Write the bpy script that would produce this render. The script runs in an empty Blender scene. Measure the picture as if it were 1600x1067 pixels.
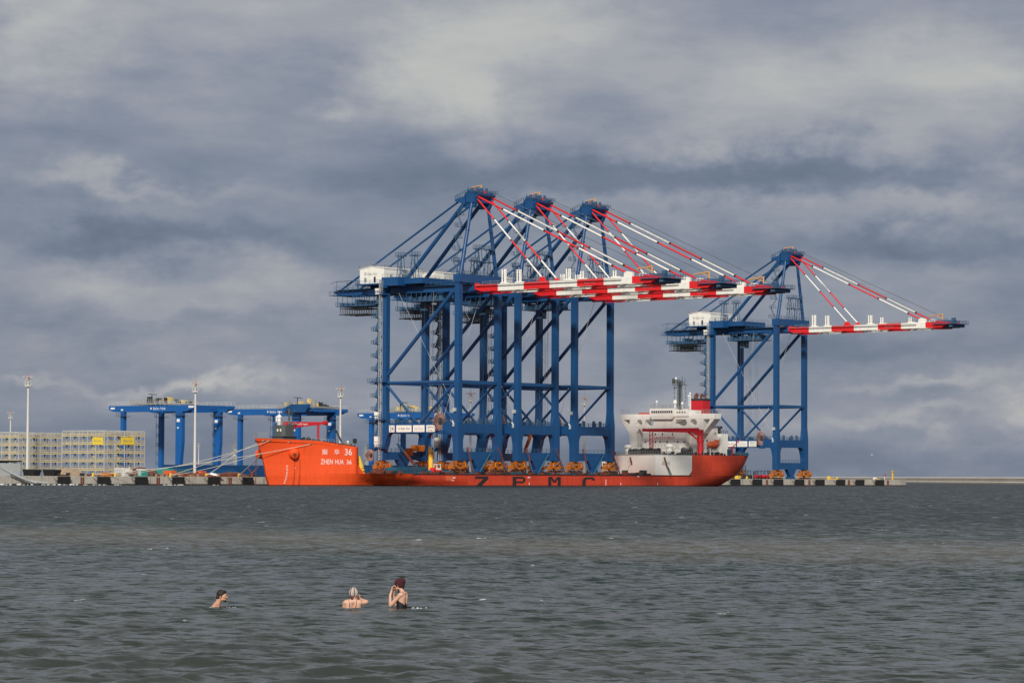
import bpy, bmesh, math, random
import numpy as np
from mathutils import Vector, Matrix, Euler
random.seed(7)
C = bpy.context.collection
S = bpy.context.scene
PI = math.pi
# ------------------------------------------------------------------ camera
F = 4809.6
HC = 2.824
cam = bpy.data.cameras.new('camera')
cam.sensor_width = 36; cam.lens = 36*F/1600
cam.clip_start = 1; cam.clip_end = 60000
co = bpy.data.objects.new('camera', cam); C.objects.link(co)
pitch = math.atan((745.35-533.5)/F)
co.matrix_world = Matrix.Translation((0, 0, HC)) @ Matrix.Rotation(PI/2+pitch, 4, 'X') @ Matrix.Rotation(0.0045, 4, 'Z')
S.camera = co
S.view_settings.view_transform = 'Standard'; S.view_settings.look = 'None'
S.view_settings.exposure = 0.0; S.view_settings.gamma = 1
# ------------------------------------------------------------------ sun
SUN_AZ = Vector((-0.08, -0.997, 0)).normalized(); SUN_EL = math.radians(30)
tosun = Vector((SUN_AZ.x*math.cos(SUN_EL), SUN_AZ.y*math.cos(SUN_EL), math.sin(SUN_EL)))
sl = bpy.data.lights.new('sun', 'SUN'); sl.energy = 3.6; sl.angle = math.radians(6.0); sl.color = (1.0, 0.93, 0.82)
so = bpy.data.objects.new('sun', sl); C.objects.link(so)
so.rotation_euler = tosun.to_track_quat('Z', 'Y').to_euler()
# ------------------------------------------------------------------ sky (world)
w = bpy.data.worlds.new('World'); S.world = w; w.use_nodes = True
nt = w.node_tree; N = nt.nodes; L = nt.links
N.clear()
def nd(t, **k):
    n = N.new(t)
    for a, b in k.items(): setattr(n, a, b)
    return n
def mth(op, a, b=None, c=None, clamp=False):
    n = nd('ShaderNodeMath', operation=op); n.use_clamp = clamp
    for i, x in enumerate((a, b, c)):
        if x is None: continue
        if isinstance(x, (int, float)): n.inputs[i].default_value = x
        else: L.new(x, n.inputs[i])
    return n.outputs[0]
tc = nd('ShaderNodeTexCoord'); sp = nd('ShaderNodeSeparateXYZ'); L.new(tc.outputs['Generated'], sp.inputs[0])
az = mth('ARCTAN2', sp.outputs[0], sp.outputs[1]); el = mth('ARCSINE', sp.outputs[2])
azp = mth('MULTIPLY_ADD', az, F, 800.0); elp = mth('MULTIPLY', el, F)        # heading and height over the horizon
cb = nd('ShaderNodeCombineXYZ'); L.new(azp, cb.inputs[0]); L.new(elp, cb.inputs[1])
def vmath(op, a, b):
    n = nd('ShaderNodeVectorMath', operation=op)
    for i, x in enumerate((a, b)):
        if isinstance(x, tuple): n.inputs[i].default_value = x
        else: L.new(x, n.inputs[i])
    return n
def noise(vec, sc, detail=6, rough=.55, off=(0, 0, 0)):
    v = vmath('MULTIPLY', vec, sc).outputs[0]; v = vmath('ADD', v, off).outputs[0]
    n = nd('ShaderNodeTexNoise'); n.inputs['Scale'].default_value = 1; n.inputs['Detail'].default_value = detail
    n.inputs['Roughness'].default_value = rough; L.new(v, n.inputs['Vector']); return n
wn = noise(cb.outputs[0], (1/170, 1/110, 0), 7, .6, (3, 7, 0))
wo = vmath('SUBTRACT', wn.outputs['Color'], (.5, .5, .5)).outputs[0]
wo = vmath('MULTIPLY', wo, (380, 190, 0)).outputs[0]
warp = vmath('ADD', cb.outputs[0], wo).outputs[0]
tot = mth('MULTIPLY', noise(cb.outputs[0], (1/430, 1/120, 0), 8, .52, (11, 2, 0)).outputs[0], .44)
tot = mth('ADD', tot, .165)
n2 = mth('MULTIPLY', mth('SUBTRACT', noise(cb.outputs[0], (1/190, 1/60, 0), 8, .6, (5, 9, 0)).outputs[0], .5), .34)
tot = mth('ADD', tot, n2)
# cloud masses: heading, height, half-widths, brightness
blobs = [(60, 690, 120, 110, .30), (330, 720, 230, 90, .22), (680, 640, 120, 80, .32), (850, 720, 190, 80, .30), (540, 580, 45, 18, .16),
 (1130, 600, 220, 80, .20), (1480, 620, 230, 95, .30), (1250, 540, 220, 40, .10), (780, 590, 90, 60, .20),
 (1250, 478, 380, 34, -.26), (880, 478, 260, 34, -.14), (300, 500, 330, 40, -.08), (170, 452, 95, 20, .22), (320, 448, 130, 16, .10), (1430, 432, 170, 22, .16), (1080, 425, 200, 20, .10),
 (240, 365, 210, 30, -.26), (1440, 368, 210, 34, -.26), (1100, 340, 170, 40, -.06),
 (450, 300, 80, 28, .18), (150, 290, 110, 22, .13), (350, 255, 150, 22, .10), (60, 330, 80, 25, .05), (1480, 300, 160, 24, -.06),
 (310, 137, 120, 16, .34), (40, 143, 70, 13, .20), (190, 150, 70, 10, .16), (1480, 152, 150, 16, .22), (1400, 95, 150, 14, .16), (1060, 120, 90, 20, .12), (560, 110, 130, 26, .08), (1600, 118, 60, 16, .22),
 (800, 20, 1300, 45, -.19), (100, 225, 300, 24, -.10), (1250, 215, 400, 24, -.12), (120, 560, 120, 60, -.10)]
for (bx, by, ax, ay, amp) in blobs:
    d = vmath('SUBTRACT', warp, (bx, by, 0)).outputs[0]
    d = vmath('MULTIPLY', d, (1/ax, 1/ay, 0)).outputs[0]
    q = vmath('DOT_PRODUCT', d, d).outputs['Value']
    e = mth('EXPONENT', mth('MULTIPLY', q, -1.0))
    tot = mth('MULTIPLY_ADD', e, amp*.92, tot)
hi = nd('ShaderNodeMapRange'); hi.interpolation_type = 'SMOOTHSTEP'; L.new(elp, hi.inputs[0]); hi.inputs[1].default_value = 680; hi.inputs[2].default_value = 1500; hi.inputs[3].default_value = 0; hi.inputs[4].default_value = .24
tot = mth('ADD', tot, hi.outputs[0])     # thinner, lighter cloud overhead
ramp = nd('ShaderNodeValToRGB'); L.new(tot, ramp.inputs[0])
def s2l(*c): return tuple(((x/255)/12.92 if x/255 < .04045 else ((x/255+.055)/1.055)**2.4) for x in c)+(1,)
cr = ramp.color_ramp; cr.interpolation = 'B_SPLINE'
cr.elements[0].position = 0.05; cr.elements[0].color = s2l(92, 104, 124)
cr.elements[1].position = 0.95; cr.elements[1].color = s2l(200, 200, 194)
for p_, c_ in ((.25, (112, 124, 144)), (.42, (140, 146, 161)), (.56, (160, 162, 170)), (.72, (182, 183, 182))):
    e = cr.elements.new(p_); e.color = s2l(*c_)
sky = nd('ShaderNodeTexSky'); sky.sky_type = 'NISHITA'; sky.sun_disc = False
sky.sun_elevation = SUN_EL; sky.sun_rotation = math.atan2(SUN_AZ.x, SUN_AZ.y)
bg1 = nd('ShaderNodeBackground'); bg1.inputs[1].default_value = 0.08; L.new(sky.outputs[0], bg1.inputs[0])
bg2 = nd('ShaderNodeBackground'); bg2.inputs[1].default_value = 1.0; L.new(ramp.outputs[0], bg2.inputs[0])
mx = nd('ShaderNodeMixShader'); mx.inputs[0].default_value = .95
L.new(bg1.outputs[0], mx.inputs[1]); L.new(bg2.outputs[0], mx.inputs[2])
out = nd('ShaderNodeOutputWorld'); L.new(mx.outputs[0], out.inputs[0])

# ------------------------------------------------------------------ helpers
PHI = 0.8944                     # heading of the quay line
OX, OY = -16.77, 963.19          # near water-side leg of the first crane on the ship
RD = Vector((math.cos(PHI), math.sin(PHI), 0)); BD = Vector((math.sin(PHI), -math.cos(PHI), 0))
ROT = PHI - PI/2                 # local x = towards open water (u), local y = along the quay (v)
def site(u, v, z=0): return Vector((OX, OY, 0)) + BD*u + RD*v + Vector((0, 0, z))

def mat(name, col, rough=.5, metal=0, var=.12, scale=.6, spec=.5, dirt=None, bump=0, seams=0):
    m = bpy.data.materials.new(name); m.use_nodes = True
    t = m.node_tree; b = t.nodes['Principled BSDF']
    b.inputs['Roughness'].default_value = rough; b.inputs['Metallic'].default_value = metal
    b.inputs['Specular IOR Level'].default_value = spec
    tcn = t.nodes.new('ShaderNodeTexCoord'); n = t.nodes.new('ShaderNodeTexNoise')
    n.inputs['Scale'].default_value = scale; n.inputs['Detail'].default_value = 6; n.inputs['Roughness'].default_value = .65
    t.links.new(tcn.outputs['Object'], n.inputs['Vector'])
    r = t.nodes.new('ShaderNodeValToRGB'); t.links.new(n.outputs[0], r.inputs[0])
    r.color_ramp.elements[0].position = .3; r.color_ramp.elements[1].position = .7
    r.color_ramp.elements[0].color = tuple(c*(1-var) for c in col)+(1,)
    r.color_ramp.elements[1].color = tuple(min(1, c*(1+var)) for c in col)+(1,)
    o = r.outputs[0]
    if dirt:                     # dirt = (colour, amount) streaks running down
        mp = t.nodes.new('ShaderNodeMapping'); mp.inputs['Scale'].default_value = (1.1, 1.1, .12)
        n2 = t.nodes.new('ShaderNodeTexNoise'); n2.inputs['Scale'].default_value = .9; n2.inputs['Detail'].default_value = 8; n2.inputs['Roughness'].default_value = .7
        t.links.new(tcn.outputs['Object'], mp.inputs[0]); t.links.new(mp.outputs[0], n2.inputs['Vector'])
        r2 = t.nodes.new('ShaderNodeValToRGB'); r2.color_ramp.elements[0].position = .5; r2.color_ramp.elements[1].position = .78
        r2.color_ramp.elements[1].color = (dirt[1],)*3+(1,)
        t.links.new(n2.outputs[0], r2.inputs[0])
        mi = t.nodes.new('ShaderNodeMixRGB'); mi.inputs[2].default_value = tuple(dirt[0])+(1,)
        t.links.new(r2.outputs[0], mi.inputs[0]); t.links.new(o, mi.inputs[1]); o = mi.outputs[0]
    if seams:                    # welded plates: thin darker joints and slight plate-to-plate change
        sx = t.nodes.new('ShaderNodeSeparateXYZ'); cx = t.nodes.new('ShaderNodeCombineXYZ'); t.links.new(tcn.outputs['Object'], sx.inputs[0]); t.links.new(sx.outputs[1], cx.inputs[0]); t.links.new(sx.outputs[2], cx.inputs[1])
        bt = t.nodes.new('ShaderNodeTexBrick'); bt.inputs['Scale'].default_value = 1; bt.inputs['Brick Width'].default_value = 9; bt.inputs['Row Height'].default_value = 2.3; bt.inputs['Mortar Size'].default_value = .06
        bt.inputs['Color1'].default_value = (1, 1, 1, 1); bt.inputs['Color2'].default_value = (.95, .94, .94, 1); bt.inputs['Mortar'].default_value = (1-seams,)*3+(1,); t.links.new(cx.outputs[0], bt.inputs['Vector'])
        mu = t.nodes.new('ShaderNodeMixRGB'); mu.blend_type = 'MULTIPLY'; mu.inputs[0].default_value = 1; t.links.new(o, mu.inputs[1]); t.links.new(bt.outputs[0], mu.inputs[2]); o = mu.outputs[0]
    t.links.new(o, b.inputs['Base Color'])
    if bump:
        bn = t.nodes.new('ShaderNodeBump'); bn.inputs['Strength'].default_value = bump; bn.inputs['Distance'].default_value = .1
        t.links.new(n.outputs[0], bn.inputs['Height']); t.links.new(bn.outputs[0], b.inputs['Normal'])
    return m
M = {}
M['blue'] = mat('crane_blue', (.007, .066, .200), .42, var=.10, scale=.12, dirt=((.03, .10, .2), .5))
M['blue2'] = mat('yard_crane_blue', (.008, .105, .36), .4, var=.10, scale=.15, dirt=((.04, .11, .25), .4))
M['bluegrey'] = mat('stair_blue', (.04, .10, .19), .6, var=.2, scale=.5)
M['teal'] = mat('teal_steel', (.02, .10, .17), .5, var=.25)
M['white'] = mat('white_paint', (.86, .85, .79), .5, var=.04, scale=.2, dirt=((.48, .42, .34), .5))
M['cream'] = mat('ship_white', (.88, .86, .81), .5, var=.04, scale=.2, dirt=((.50, .38, .26), .35), seams=.12)
M['red'] = mat('signal_red', (.74, .018, .022), .45, var=.08, scale=.2, dirt=((.35, .03, .03), .5))
M['dred'] = mat('ship_red', (.52, .015, .025), .45, var=.1)
M['orange'] = mat('bow_orange', (.90, .098, .020), .42, var=.06, scale=.15, dirt=((.50, .06, .02), .6), seams=.10)
M['hull'] = mat('hull_red', (.66, .062, .022), .5, var=.14, scale=.2, dirt=((.26, .035, .02), .85), seams=.14)
M['boot'] = mat('boot_stripe', (.14, .03, .02), .6, var=.3)
M['bogie'] = mat('bogie_orange', (.44, .135, .012), .55, var=.3, scale=1.4, dirt=((.08, .035, .02), .9))
M['rust'] = mat('rusty_steel', (.16, .045, .025), .8, var=.4, scale=1.5)
M['dark'] = mat('dark_steel', (.025, .028, .03), .6, var=.3)
M['grey'] = mat('grey_steel', (.30, .31, .31), .5, var=.2)
M['dgrey'] = mat('bow_house_grey', (.075, .09, .09), .6, var=.15)
M['mast'] = mat('mast_white', (.62, .61, .57), .45, var=.05)
M['black'] = mat('rubber_black', (.012, .012, .013), .8, var=.3)
M['glass'] = mat('dark_glass', (.02, .025, .03), .12, var=.1, spec=.8)
M['conc'] = mat('quay_concrete', (.46, .43, .38), .85, var=.12, scale=.35, dirt=((.17, .15, .12), .8), bump=.3)
M['conc2'] = mat('breakwater_concrete', (.50, .46, .39), .85, var=.14, scale=.08, dirt=((.3, .27, .22), .6))
M['yellow'] = mat('safety_yellow', (.80, .52, .06), .5, var=.12)
M['pyel'] = mat('pale_yellow_rail', (.74, .56, .18), .6, var=.15)
M['ban'] = mat('banner_yellow', (.80, .58, .05), .6, var=.1, scale=.8)
M['galv'] = mat('galvanised_steel', (.46, .49, .50), .5, var=.1)
M['grate'] = mat('walkway_grating', (.48, .42, .29), .8, var=.2)
M['ofa'] = mat('davit_orange', (.62, .33, .10), .5, var=.1)
M['deck'] = mat('ship_deck', (.09, .035, .03), .8, var=.3)
M['rope'] = mat('mooring_rope', (.62, .57, .47), .9, var=.15, scale=3)
M['wire'] = mat('steel_wire', (.10, .11, .12), .5, var=.1)
M['pwire'] = mat('pale_wire', (.55, .54, .50), .5, var=.1)
M['ink'] = mat('sign_ink', (.03, .04, .05), .6, var=.1)
M['ink2'] = mat('sign_ink_faded', (.22, .24, .26), .6, var=.1)
M['reel'] = mat('reel_hub', (.11, .07, .065), .6, var=.3)
M['spoke'] = mat('reel_spoke', (.50, .31, .27), .5, var=.15)
M['asph'] = mat('yard_asphalt', (.07, .068, .062), .9, var=.2, scale=.05)
M['beige'] = mat('sand_pile', (.33, .25, .17), .9, var=.25, scale=.8, bump=.5)
M['green'] = mat('container_green', (.03, .30, .26), .5, var=.1)
M['oran2'] = mat('container_orange', (.70, .13, .05), .6, var=.2)
M['brown'] = mat('tarpaulin_brown', (.12, .05, .04), .8, var=.3)
M['foam'] = mat('sea_foam', (.82, .84, .84), .8, var=.05)
M['text'] = mat('white_lettering', (.82, .82, .80), .5, var=.05)
M['blk'] = mat('black_lettering', (.02, .02, .022), .5, var=.2, dirt=((.10, .03, .02), .6))
M['gtext'] = mat('red_lettering', (.55, .03, .03), .5, var=.05)

class MB:
    def __init__(s, off=(0, 0, 0)): s.v = []; s.f = []; s.m = []; s.o = Vector(off); s.sm = []
    def add(s, vs, fs, mi=0, smooth=False):
        n = len(s.v); s.v += [tuple(Vector(p)+s.o) for p in vs]; s.f += [tuple(i+n for i in f) for f in fs]
        s.m += [mi]*len(fs); s.sm += [smooth]*len(fs); return s
    def box(s, a, b, mi=0):
        x0, y0, z0 = (min(a[i], b[i]) for i in range(3)); x1, y1, z1 = (max(a[i], b[i]) for i in range(3))
        return s.add([(x0, y0, z0), (x1, y0, z0), (x1, y1, z0), (x0, y1, z0), (x0, y0, z1), (x1, y0, z1), (x1, y1, z1), (x0, y1, z1)],
              [(0, 3, 2, 1), (4, 5, 6, 7), (0, 1, 5, 4), (1, 2, 6, 5), (2, 3, 7, 6), (3, 0, 4, 7)], mi)
    def frustum(s, a, b, mi=0):  # a,b = (x0,x1,y0,y1,z) bottom and top rectangles
        vs = []
        for (x0, x1, y0, y1, z) in (a, b): vs += [(x0, y0, z), (x1, y0, z), (x1, y1, z), (x0, y1, z)]
        return s.add(vs, [(0, 3, 2, 1), (4, 5, 6, 7), (0, 1, 5, 4), (1, 2, 6, 5), (2, 3, 7, 6), (3, 0, 4, 7)], mi)
    def tube(s, p, q, r, n=8, mi=0, r2=None, cap=True):
        p = Vector(p); q = Vector(q); d = (q-p)
        if d.length < 1e-6: return s
        d.normalize(); a = d.cross(Vector((0, 0, 1)) if abs(d.z) < .9 else Vector((1, 0, 0))).normalized(); b = d.cross(a)
        r2 = r if r2 is None else r2; vs = []
        for c, rr in ((p, r), (q, r2)):
            for i in range(n):
                t = 2*PI*(i+.5)/n; vs.append(c+(a*math.cos(t)+b*math.sin(t))*rr)
        fs = [(i, (i+1) % n, n+(i+1) % n, n+i) for i in range(n)]
        if n > 4: 
            k = len(s.f); s.add(vs, fs, mi, True)
            if cap: s.add(vs[:n], [tuple(range(n))[::-1]], mi); s.add(vs[n:], [tuple(range(n))], mi)
            return s
        if cap: fs += [tuple(range(n))[::-1], tuple(range(n, 2*n))]
        return s.add(vs, fs, mi)
    def bar(s, p, q, r, mi=0): return s.tube(p, q, r, 4, mi)
    def prism(s, pts, y0, y1, mi=0, axis='y'):   # polygon in the other two axes, extruded along axis
        n = len(pts)
        def P(a, b, c): return {'y': (a, c, b), 'x': (c, a, b), 'z': (a, b, c)}[axis]
        vs = [P(a, b, y0) for a, b in pts]+[P(a, b, y1) for a, b in pts]
        fs = [tuple(range(n)), tuple(range(n, 2*n))[::-1]]+[(i, n+i, n+(i+1) % n, (i+1) % n) for i in range(n)]
        return s.add(vs, fs, mi)
    def rail(s, pts, h=1.1, st=2., r=.045, mi=0, mid=True):
        for a, b in zip(pts[:-1], pts[1:]):
            a = Vector(a); b = Vector(b); n = max(1, int((b-a).length/st)); up = Vector((0, 0, h))
            s.bar(a+up, b+up, r, mi)
            if mid: s.bar(a+up*.5, b+up*.5, r*.8, mi)
            for i in range(n+1):
                c = a.lerp(b, i/n); s.bar(c, c+up, r, mi)
        return s
    def sphere(s, c, r, mi=0, n=8, sc=(1, 1, 1)):
        vs = [(c[0], c[1], c[2]-r*sc[2])]; m = n//2
        for j in range(1, m):
            t = -PI/2+PI*j/m
            for i in range(n):
                a = 2*PI*i/n; vs.append((c[0]+r*sc[0]*math.cos(t)*math.cos(a), c[1]+r*sc[1]*math.cos(t)*math.sin(a), c[2]+r*sc[2]*math.sin(t)))
        vs.append((c[0], c[1], c[2]+r*sc[2])); fs = []
        for i in range(n):
            fs.append((0, 1+(i+1) % n, 1+i)); k = 1+(m-2)*n; fs.append((k+i, k+(i+1) % n, len(vs)-1))
            for j in range(m-2):
                k = 1+j*n; fs.append((k+i, k+(i+1) % n, k+n+(i+1) % n, k+n+i))
        return s.add(vs, fs, mi, True)
    def build(s, name, mats, parent=None):
        me = bpy.data.meshes.new(name); me.from_pydata(s.v, [], s.f)
        for m in (mats if isinstance(mats, (list, tuple)) else [mats]): me.materials.append(M[m] if isinstance(m, str) else m)
        me.polygons.foreach_set('material_index', s.m); me.polygons.foreach_set('use_smooth', s.sm)
        me.validate(); me.update()
        o = bpy.data.objects.new(name, me); C.objects.link(o)
        if parent: o.parent = parent
        return o
def fixn(o):
    bm = bmesh.new(); bm.from_mesh(o.data); bmesh.ops.recalc_face_normals(bm, faces=bm.faces); bm.to_mesh(o.data); bm.free(); return o
def tag(o, label=None, cat=None, group=None, kind=None):
    for k, x in (('label', label), ('category', cat), ('group', group), ('kind', kind)):
        if x: o[k] = x
    return o
def thing(name, label, cat, u, v, z, group=None, rz=0):
    o = bpy.data.objects.new(name, None); C.objects.link(o); o.empty_display_size = .5
    o.location = site(u, v, z); o.rotation_euler = (0, 0, ROT+rz)
    return tag(o, label, cat, group)
def put(o, u, v, z, rz=0): o.location = site(u, v, z); o.rotation_euler = (0, 0, ROT+rz); return o
def children(o): return [c for c in bpy.data.objects if c.parent == o]
def copy_tree(o, parent=None):
    c = o.copy(); C.objects.link(c); c.parent = parent
    for ch in children(o): copy_tree(ch, c)
    return c
_fc = {}
def text_geo(s):                 # flat triangles of a word, about one unit high
    if s not in _fc:
        cu = bpy.data.curves.new('t', 'FONT'); cu.body = s; cu.size = 1; cu.resolution_u = 3
        o = bpy.data.objects.new('t', cu); C.objects.link(o)
        dg = bpy.context.evaluated_depsgraph_get(); me = bpy.data.meshes.new_from_object(o.evaluated_get(dg))
        _fc[s] = ([tuple(v.co) for v in me.vertices], [tuple(p.vertices) for p in me.polygons])
        bpy.data.objects.remove(o); bpy.data.meshes.remove(me); bpy.data.curves.remove(cu)
    return _fc[s]
def word(mb, s, fn, x0, x1, z0, z1, mi=0, slant=0):
    """fit word s in the box (x0..x1, z0..z1); fn maps (x, z) to a 3-D point"""
    vs, fs = text_geo(s)
    if not vs: return
    ax, bx = min(v[0] for v in vs), max(v[0] for v in vs); az_, bz = min(v[1] for v in vs), max(v[1] for v in vs)
    P = [fn(x0+(v[0]-ax)/(bx-ax)*(x1-x0)+slant*(v[1]-az_), z0+(v[1]-az_)/(bz-az_)*(z1-z0)) for v in vs]
    mb.add(P, fs, mi)

# ------------------------------------------------------------------ sea
def make_sea():
    nA, nR = 600, 1500
    th = np.linspace(-.23, .23, nA); r = np.exp(np.linspace(math.log(26), math.log(800), nR))
    R_, T_ = np.meshgrid(r, th, indexing='ij')
    X = R_*np.sin(T_); Y = R_*np.cos(T_); Z = np.zeros_like(X); DX = np.zeros_like(X); DY = np.zeros_like(X)
    rs = np.random.RandomState(3)
    for i in range(170):
        lam = math.exp(rs.uniform(math.log(.28), math.log(1.9)))
        k = 2*PI/lam; ang = rs.normal(PI/2+.35, .6)          # crests come in towards the beach
        amp = .0046*lam**.42*rs.uniform(.5, 1.2)
        ph = rs.uniform(0, 2*PI)
        gr = np.clip(1.25-(R_*.0023)/(lam*.33), 0, 1)          # leave out what the grid cannot carry
        p = k*(X*math.cos(ang)+Y*math.sin(ang))+ph
        Z += gr*amp*np.sin(p); DX += gr*amp*math.cos(ang)*np.cos(p)*.8; DY += gr*amp*math.sin(ang)*np.cos(p)*.8
    g = .72+.5*np.sin(X*.11+Y*.031+1)*np.sin(Y*.043-X*.02)      # gusty patches
    e = np.ones_like(X); k = 14
    for j in range(k): e[j] *= j/k; e[-1-j] *= j/k; e[:, j] *= j/k; e[:, -1-j] *= j/k
    Z *= g*e; X = X+DX*g*e; Y = Y+DY*g*e
    v = np.stack([X, Y, Z], -1).reshape(-1, 3)
    i = np.arange(nR-1)[:, None]*nA+np.arange(nA-1)[None]
    f = np.stack([i, i+1, i+nA+1, i+nA], -1).reshape(-1, 4)[:, ::-1]
    # calm surroundings, butted to the edge of the wavy patch
    ex = []; ef = []; n0 = len(v)
    ring = [(0, 0)]
    def pt(t, rr): return (rr*math.sin(t), rr*math.cos(t), 0)
    A = [pt(t, 26) for t in th]; B = [pt(t, 800) for t in th]
    Lf = [pt(-.23, rr) for rr in r]; Rt = [pt(.23, rr) for rr in r]
    def strip(e1, e2):
        b = n0+len(ex); ex.extend(e1); ex.extend(e2); n = len(e1)
        ef.extend([(b+j, b+j+1, b+n+j+1, b+n+j) for j in range(n-1)])
    strip(B, [(x*24, y*24, 0) for x, y, z in B])
    strip(Rt, [(x+30+y*1.2, y-10, 0) for x, y, z in Rt])
    strip([(-30+x-y*1.2, y-10, 0) for x, y, z in Lf], Lf)
    strip([(x*30, -60, 0) for x, y, z in A], A)
    rt0 = Rt[0]; rt1 = Rt[-1]; lf0 = Lf[0]; lf1 = Lf[-1]
    b = n0+len(ex)
    ex.extend([rt0, (rt0[0]+30+rt0[1]*1.2, rt0[1]-10, 0), (A[-1][0]*30, -60, 0), lf0, (-(rt0[0]+30+rt0[1]*1.2), rt0[1]-10, 0), (A[0][0]*30, -60, 0),
        rt1, (rt1[0]*24, rt1[1]*24, 0), (20000, 8000, 0), (rt1[0]+30+rt1[1]*1.2, rt1[1]-10, 0),
        lf1, (-rt1[0]*24, rt1[1]*24, 0), (-20000, 8000, 0), (-(rt1[0]+30+rt1[1]*1.2), rt1[1]-10, 0)])
    ef.extend([(b, b+2, b+1), (b+3, b+4, b+5), (b+6, b+9, b+8, b+7), (b+10, b+11, b+12, b+13)])
    me = bpy.data.meshes.new('sea')
    me.from_pydata(v.tolist()+ex, [], f.tolist()+ef); me.update()
    me.polygons.foreach_set('use_smooth', [True]*len(me.polygons))
    bm = bmesh.new(); bm.from_mesh(me)
    for fc in bm.faces:
        if fc.normal.z < 0: fc.normal_flip()
    bm.to_mesh(me); bm.free()
    o = bpy.data.objects.new('sea', me); C.objects.link(o); tag(o, kind='structure')
    m = bpy.data.materials.new('sea_water'); m.use_nodes = True; t = m.node_tree; b = t.nodes['Principled BSDF']; me.materials.append(m)
    def n_(ty): return t.nodes.new(ty)
    g = n_('ShaderNodeNewGeometry'); sx = n_('ShaderNodeSeparateXYZ'); t.links.new(g.outputs['Position'], sx.inputs[0])
    # sand bars and deeper water in bands along the beach
    wn = n_('ShaderNodeTexNoise'); mp = n_('ShaderNodeMapping'); mp.inputs['Scale'].default_value = (.03, .012, 0); wn.inputs['Scale'].default_value = 1; wn.inputs['Detail'].default_value = 4
    t.links.new(g.outputs['Position'], mp.inputs[0]); t.links.new(mp.outputs[0], wn.inputs['Vector'])
    def m_(op, a, c):
        x = n_('ShaderNodeMath'); x.operation = op
        for i, q in enumerate((a, c)):
            if isinstance(q, (int, float)): x.inputs[i].default_value = q
            else: t.links.new(q, x.inputs[i])
        return x.outputs[0]
    yy = m_('MULTIPLY_ADD', wn.outputs[0], .55)
    yy.node.inputs[2].default_value = -.27
    ly = m_('LOGARITHM', sx.outputs[1], 10.0)
    xs = m_('DIVIDE', sx.outputs[0], sx.outputs[1])
    ly = m_('ADD', ly, m_('MULTIPLY', yy, .35)); ly = m_('ADD', ly, m_('MULTIPLY', xs, .28))
    mr = n_('ShaderNodeMapRange'); mr.inputs[1].default_value = 1.5; mr.inputs[2].default_value = 3.0; t.links.new(ly, mr.inputs[0])
    cr = n_('ShaderNodeValToRGB'); t.links.new(mr.outputs[0], cr.inputs[0]); E = cr.color_ramp.elements
    E[0].position = 0; E[0].color = (.036, .043, .039, 1); E[1].position = 1; E[1].color = (.014, .020, .024, 1)
    for p, c in ((.12, (.031, .039, .036)), (.24, (.019, .031, .028)), (.30, (.011, .026, .023)), (.345, (.010, .025, .022)), (.38, (.042, .046, .038)), (.42, (.064, .064, .051)), (.47, (.015, .029, .027)), (.6, (.011, .023, .026))):
        e = E.new(p); e.color = c+(1,)
    # whitecaps
    mp2 = n_('ShaderNodeMapping'); mp2.inputs['Scale'].default_value = (.55, .22, 0); fn = n_('ShaderNodeTexNoise'); fn.inputs['Scale'].default_value = 1; fn.inputs['Detail'].default_value = 9; fn.inputs['Roughness'].default_value = .62
    t.links.new(g.outputs['Position'], mp2.inputs[0]); t.links.new(mp2.outputs[0], fn.inputs['Vector'])
    rr = n_('ShaderNodeMapRange'); rr.inputs[1].default_value = .675; rr.inputs[2].default_value = .70; t.links.new(fn.outputs[0], rr.inputs[0])
    mi = n_('ShaderNodeMixRGB'); t.links.new(rr.outputs[0], mi.inputs[0]); t.links.new(cr.outputs[0], mi.inputs[1]); mi.inputs[2].default_value = (.75, .77, .78, 1)
    t.links.new(mi.outputs[0], b.inputs['Base Color'])
    b.inputs['Roughness'].default_value = .14; b.inputs['Specular IOR Level'].default_value = .45; b.inputs['Specular Tint'].default_value = (.97, 1, .93, 1); b.inputs['IOR'].default_value = 1.33
    # ripples: small slopes laid over the wave shapes, gusty in patches
    def nz(sc, det, ro):
        mp = n_('ShaderNodeMapping'); mp.inputs['Scale'].default_value = sc; q = n_('ShaderNodeTexNoise'); q.inputs['Scale'].default_value = 1; q.inputs['Detail'].default_value = det; q.inputs['Roughness'].default_value = ro
        t.links.new(g.outputs['Position'], mp.inputs[0]); t.links.new(mp.outputs[0], q.inputs['Vector']); return q
    def vm(op, a, c):
        x = n_('ShaderNodeVectorMath'); x.operation = op
        for i, q in enumerate((a, c)):
            if isinstance(q, tuple): x.inputs[i].default_value = q
            elif q is not None: t.links.new(q, x.inputs[i])
        return x.outputs[0]
    r1 = vm('SUBTRACT', nz((3.6, 7.5, 1), 6, .66).outputs['Color'], (.5, .5, .5)); r2 = vm('SUBTRACT', nz((.9, .40, 1), 7, .66).outputs['Color'], (.5, .5, .5))
    gu = nz((.02, .006, 1), 4, .6); gr_ = n_('ShaderNodeMapRange'); t.links.new(gu.outputs[0], gr_.inputs[0]); gr_.inputs[1].default_value = .3; gr_.inputs[2].default_value = .7; gr_.inputs[3].default_value = .55; gr_.inputs[4].default_value = 1.4
    dist = n_('ShaderNodeMapRange'); t.links.new(sx.outputs[1], dist.inputs[0]); dist.inputs[1].default_value = 60; dist.inputs[2].default_value = 500; dist.inputs[3].default_value = .8; dist.inputs[4].default_value = 1.7
    k1 = m_('MULTIPLY', gr_.outputs[0], 1.0); k2 = m_('MULTIPLY', gr_.outputs[0], dist.outputs[0])
    def scl(v, k):
        x = n_('ShaderNodeVectorMath'); x.operation = 'SCALE'; t.links.new(v, x.inputs[0]); t.links.new(k, x.inputs['Scale']); return x.outputs[0]
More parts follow.
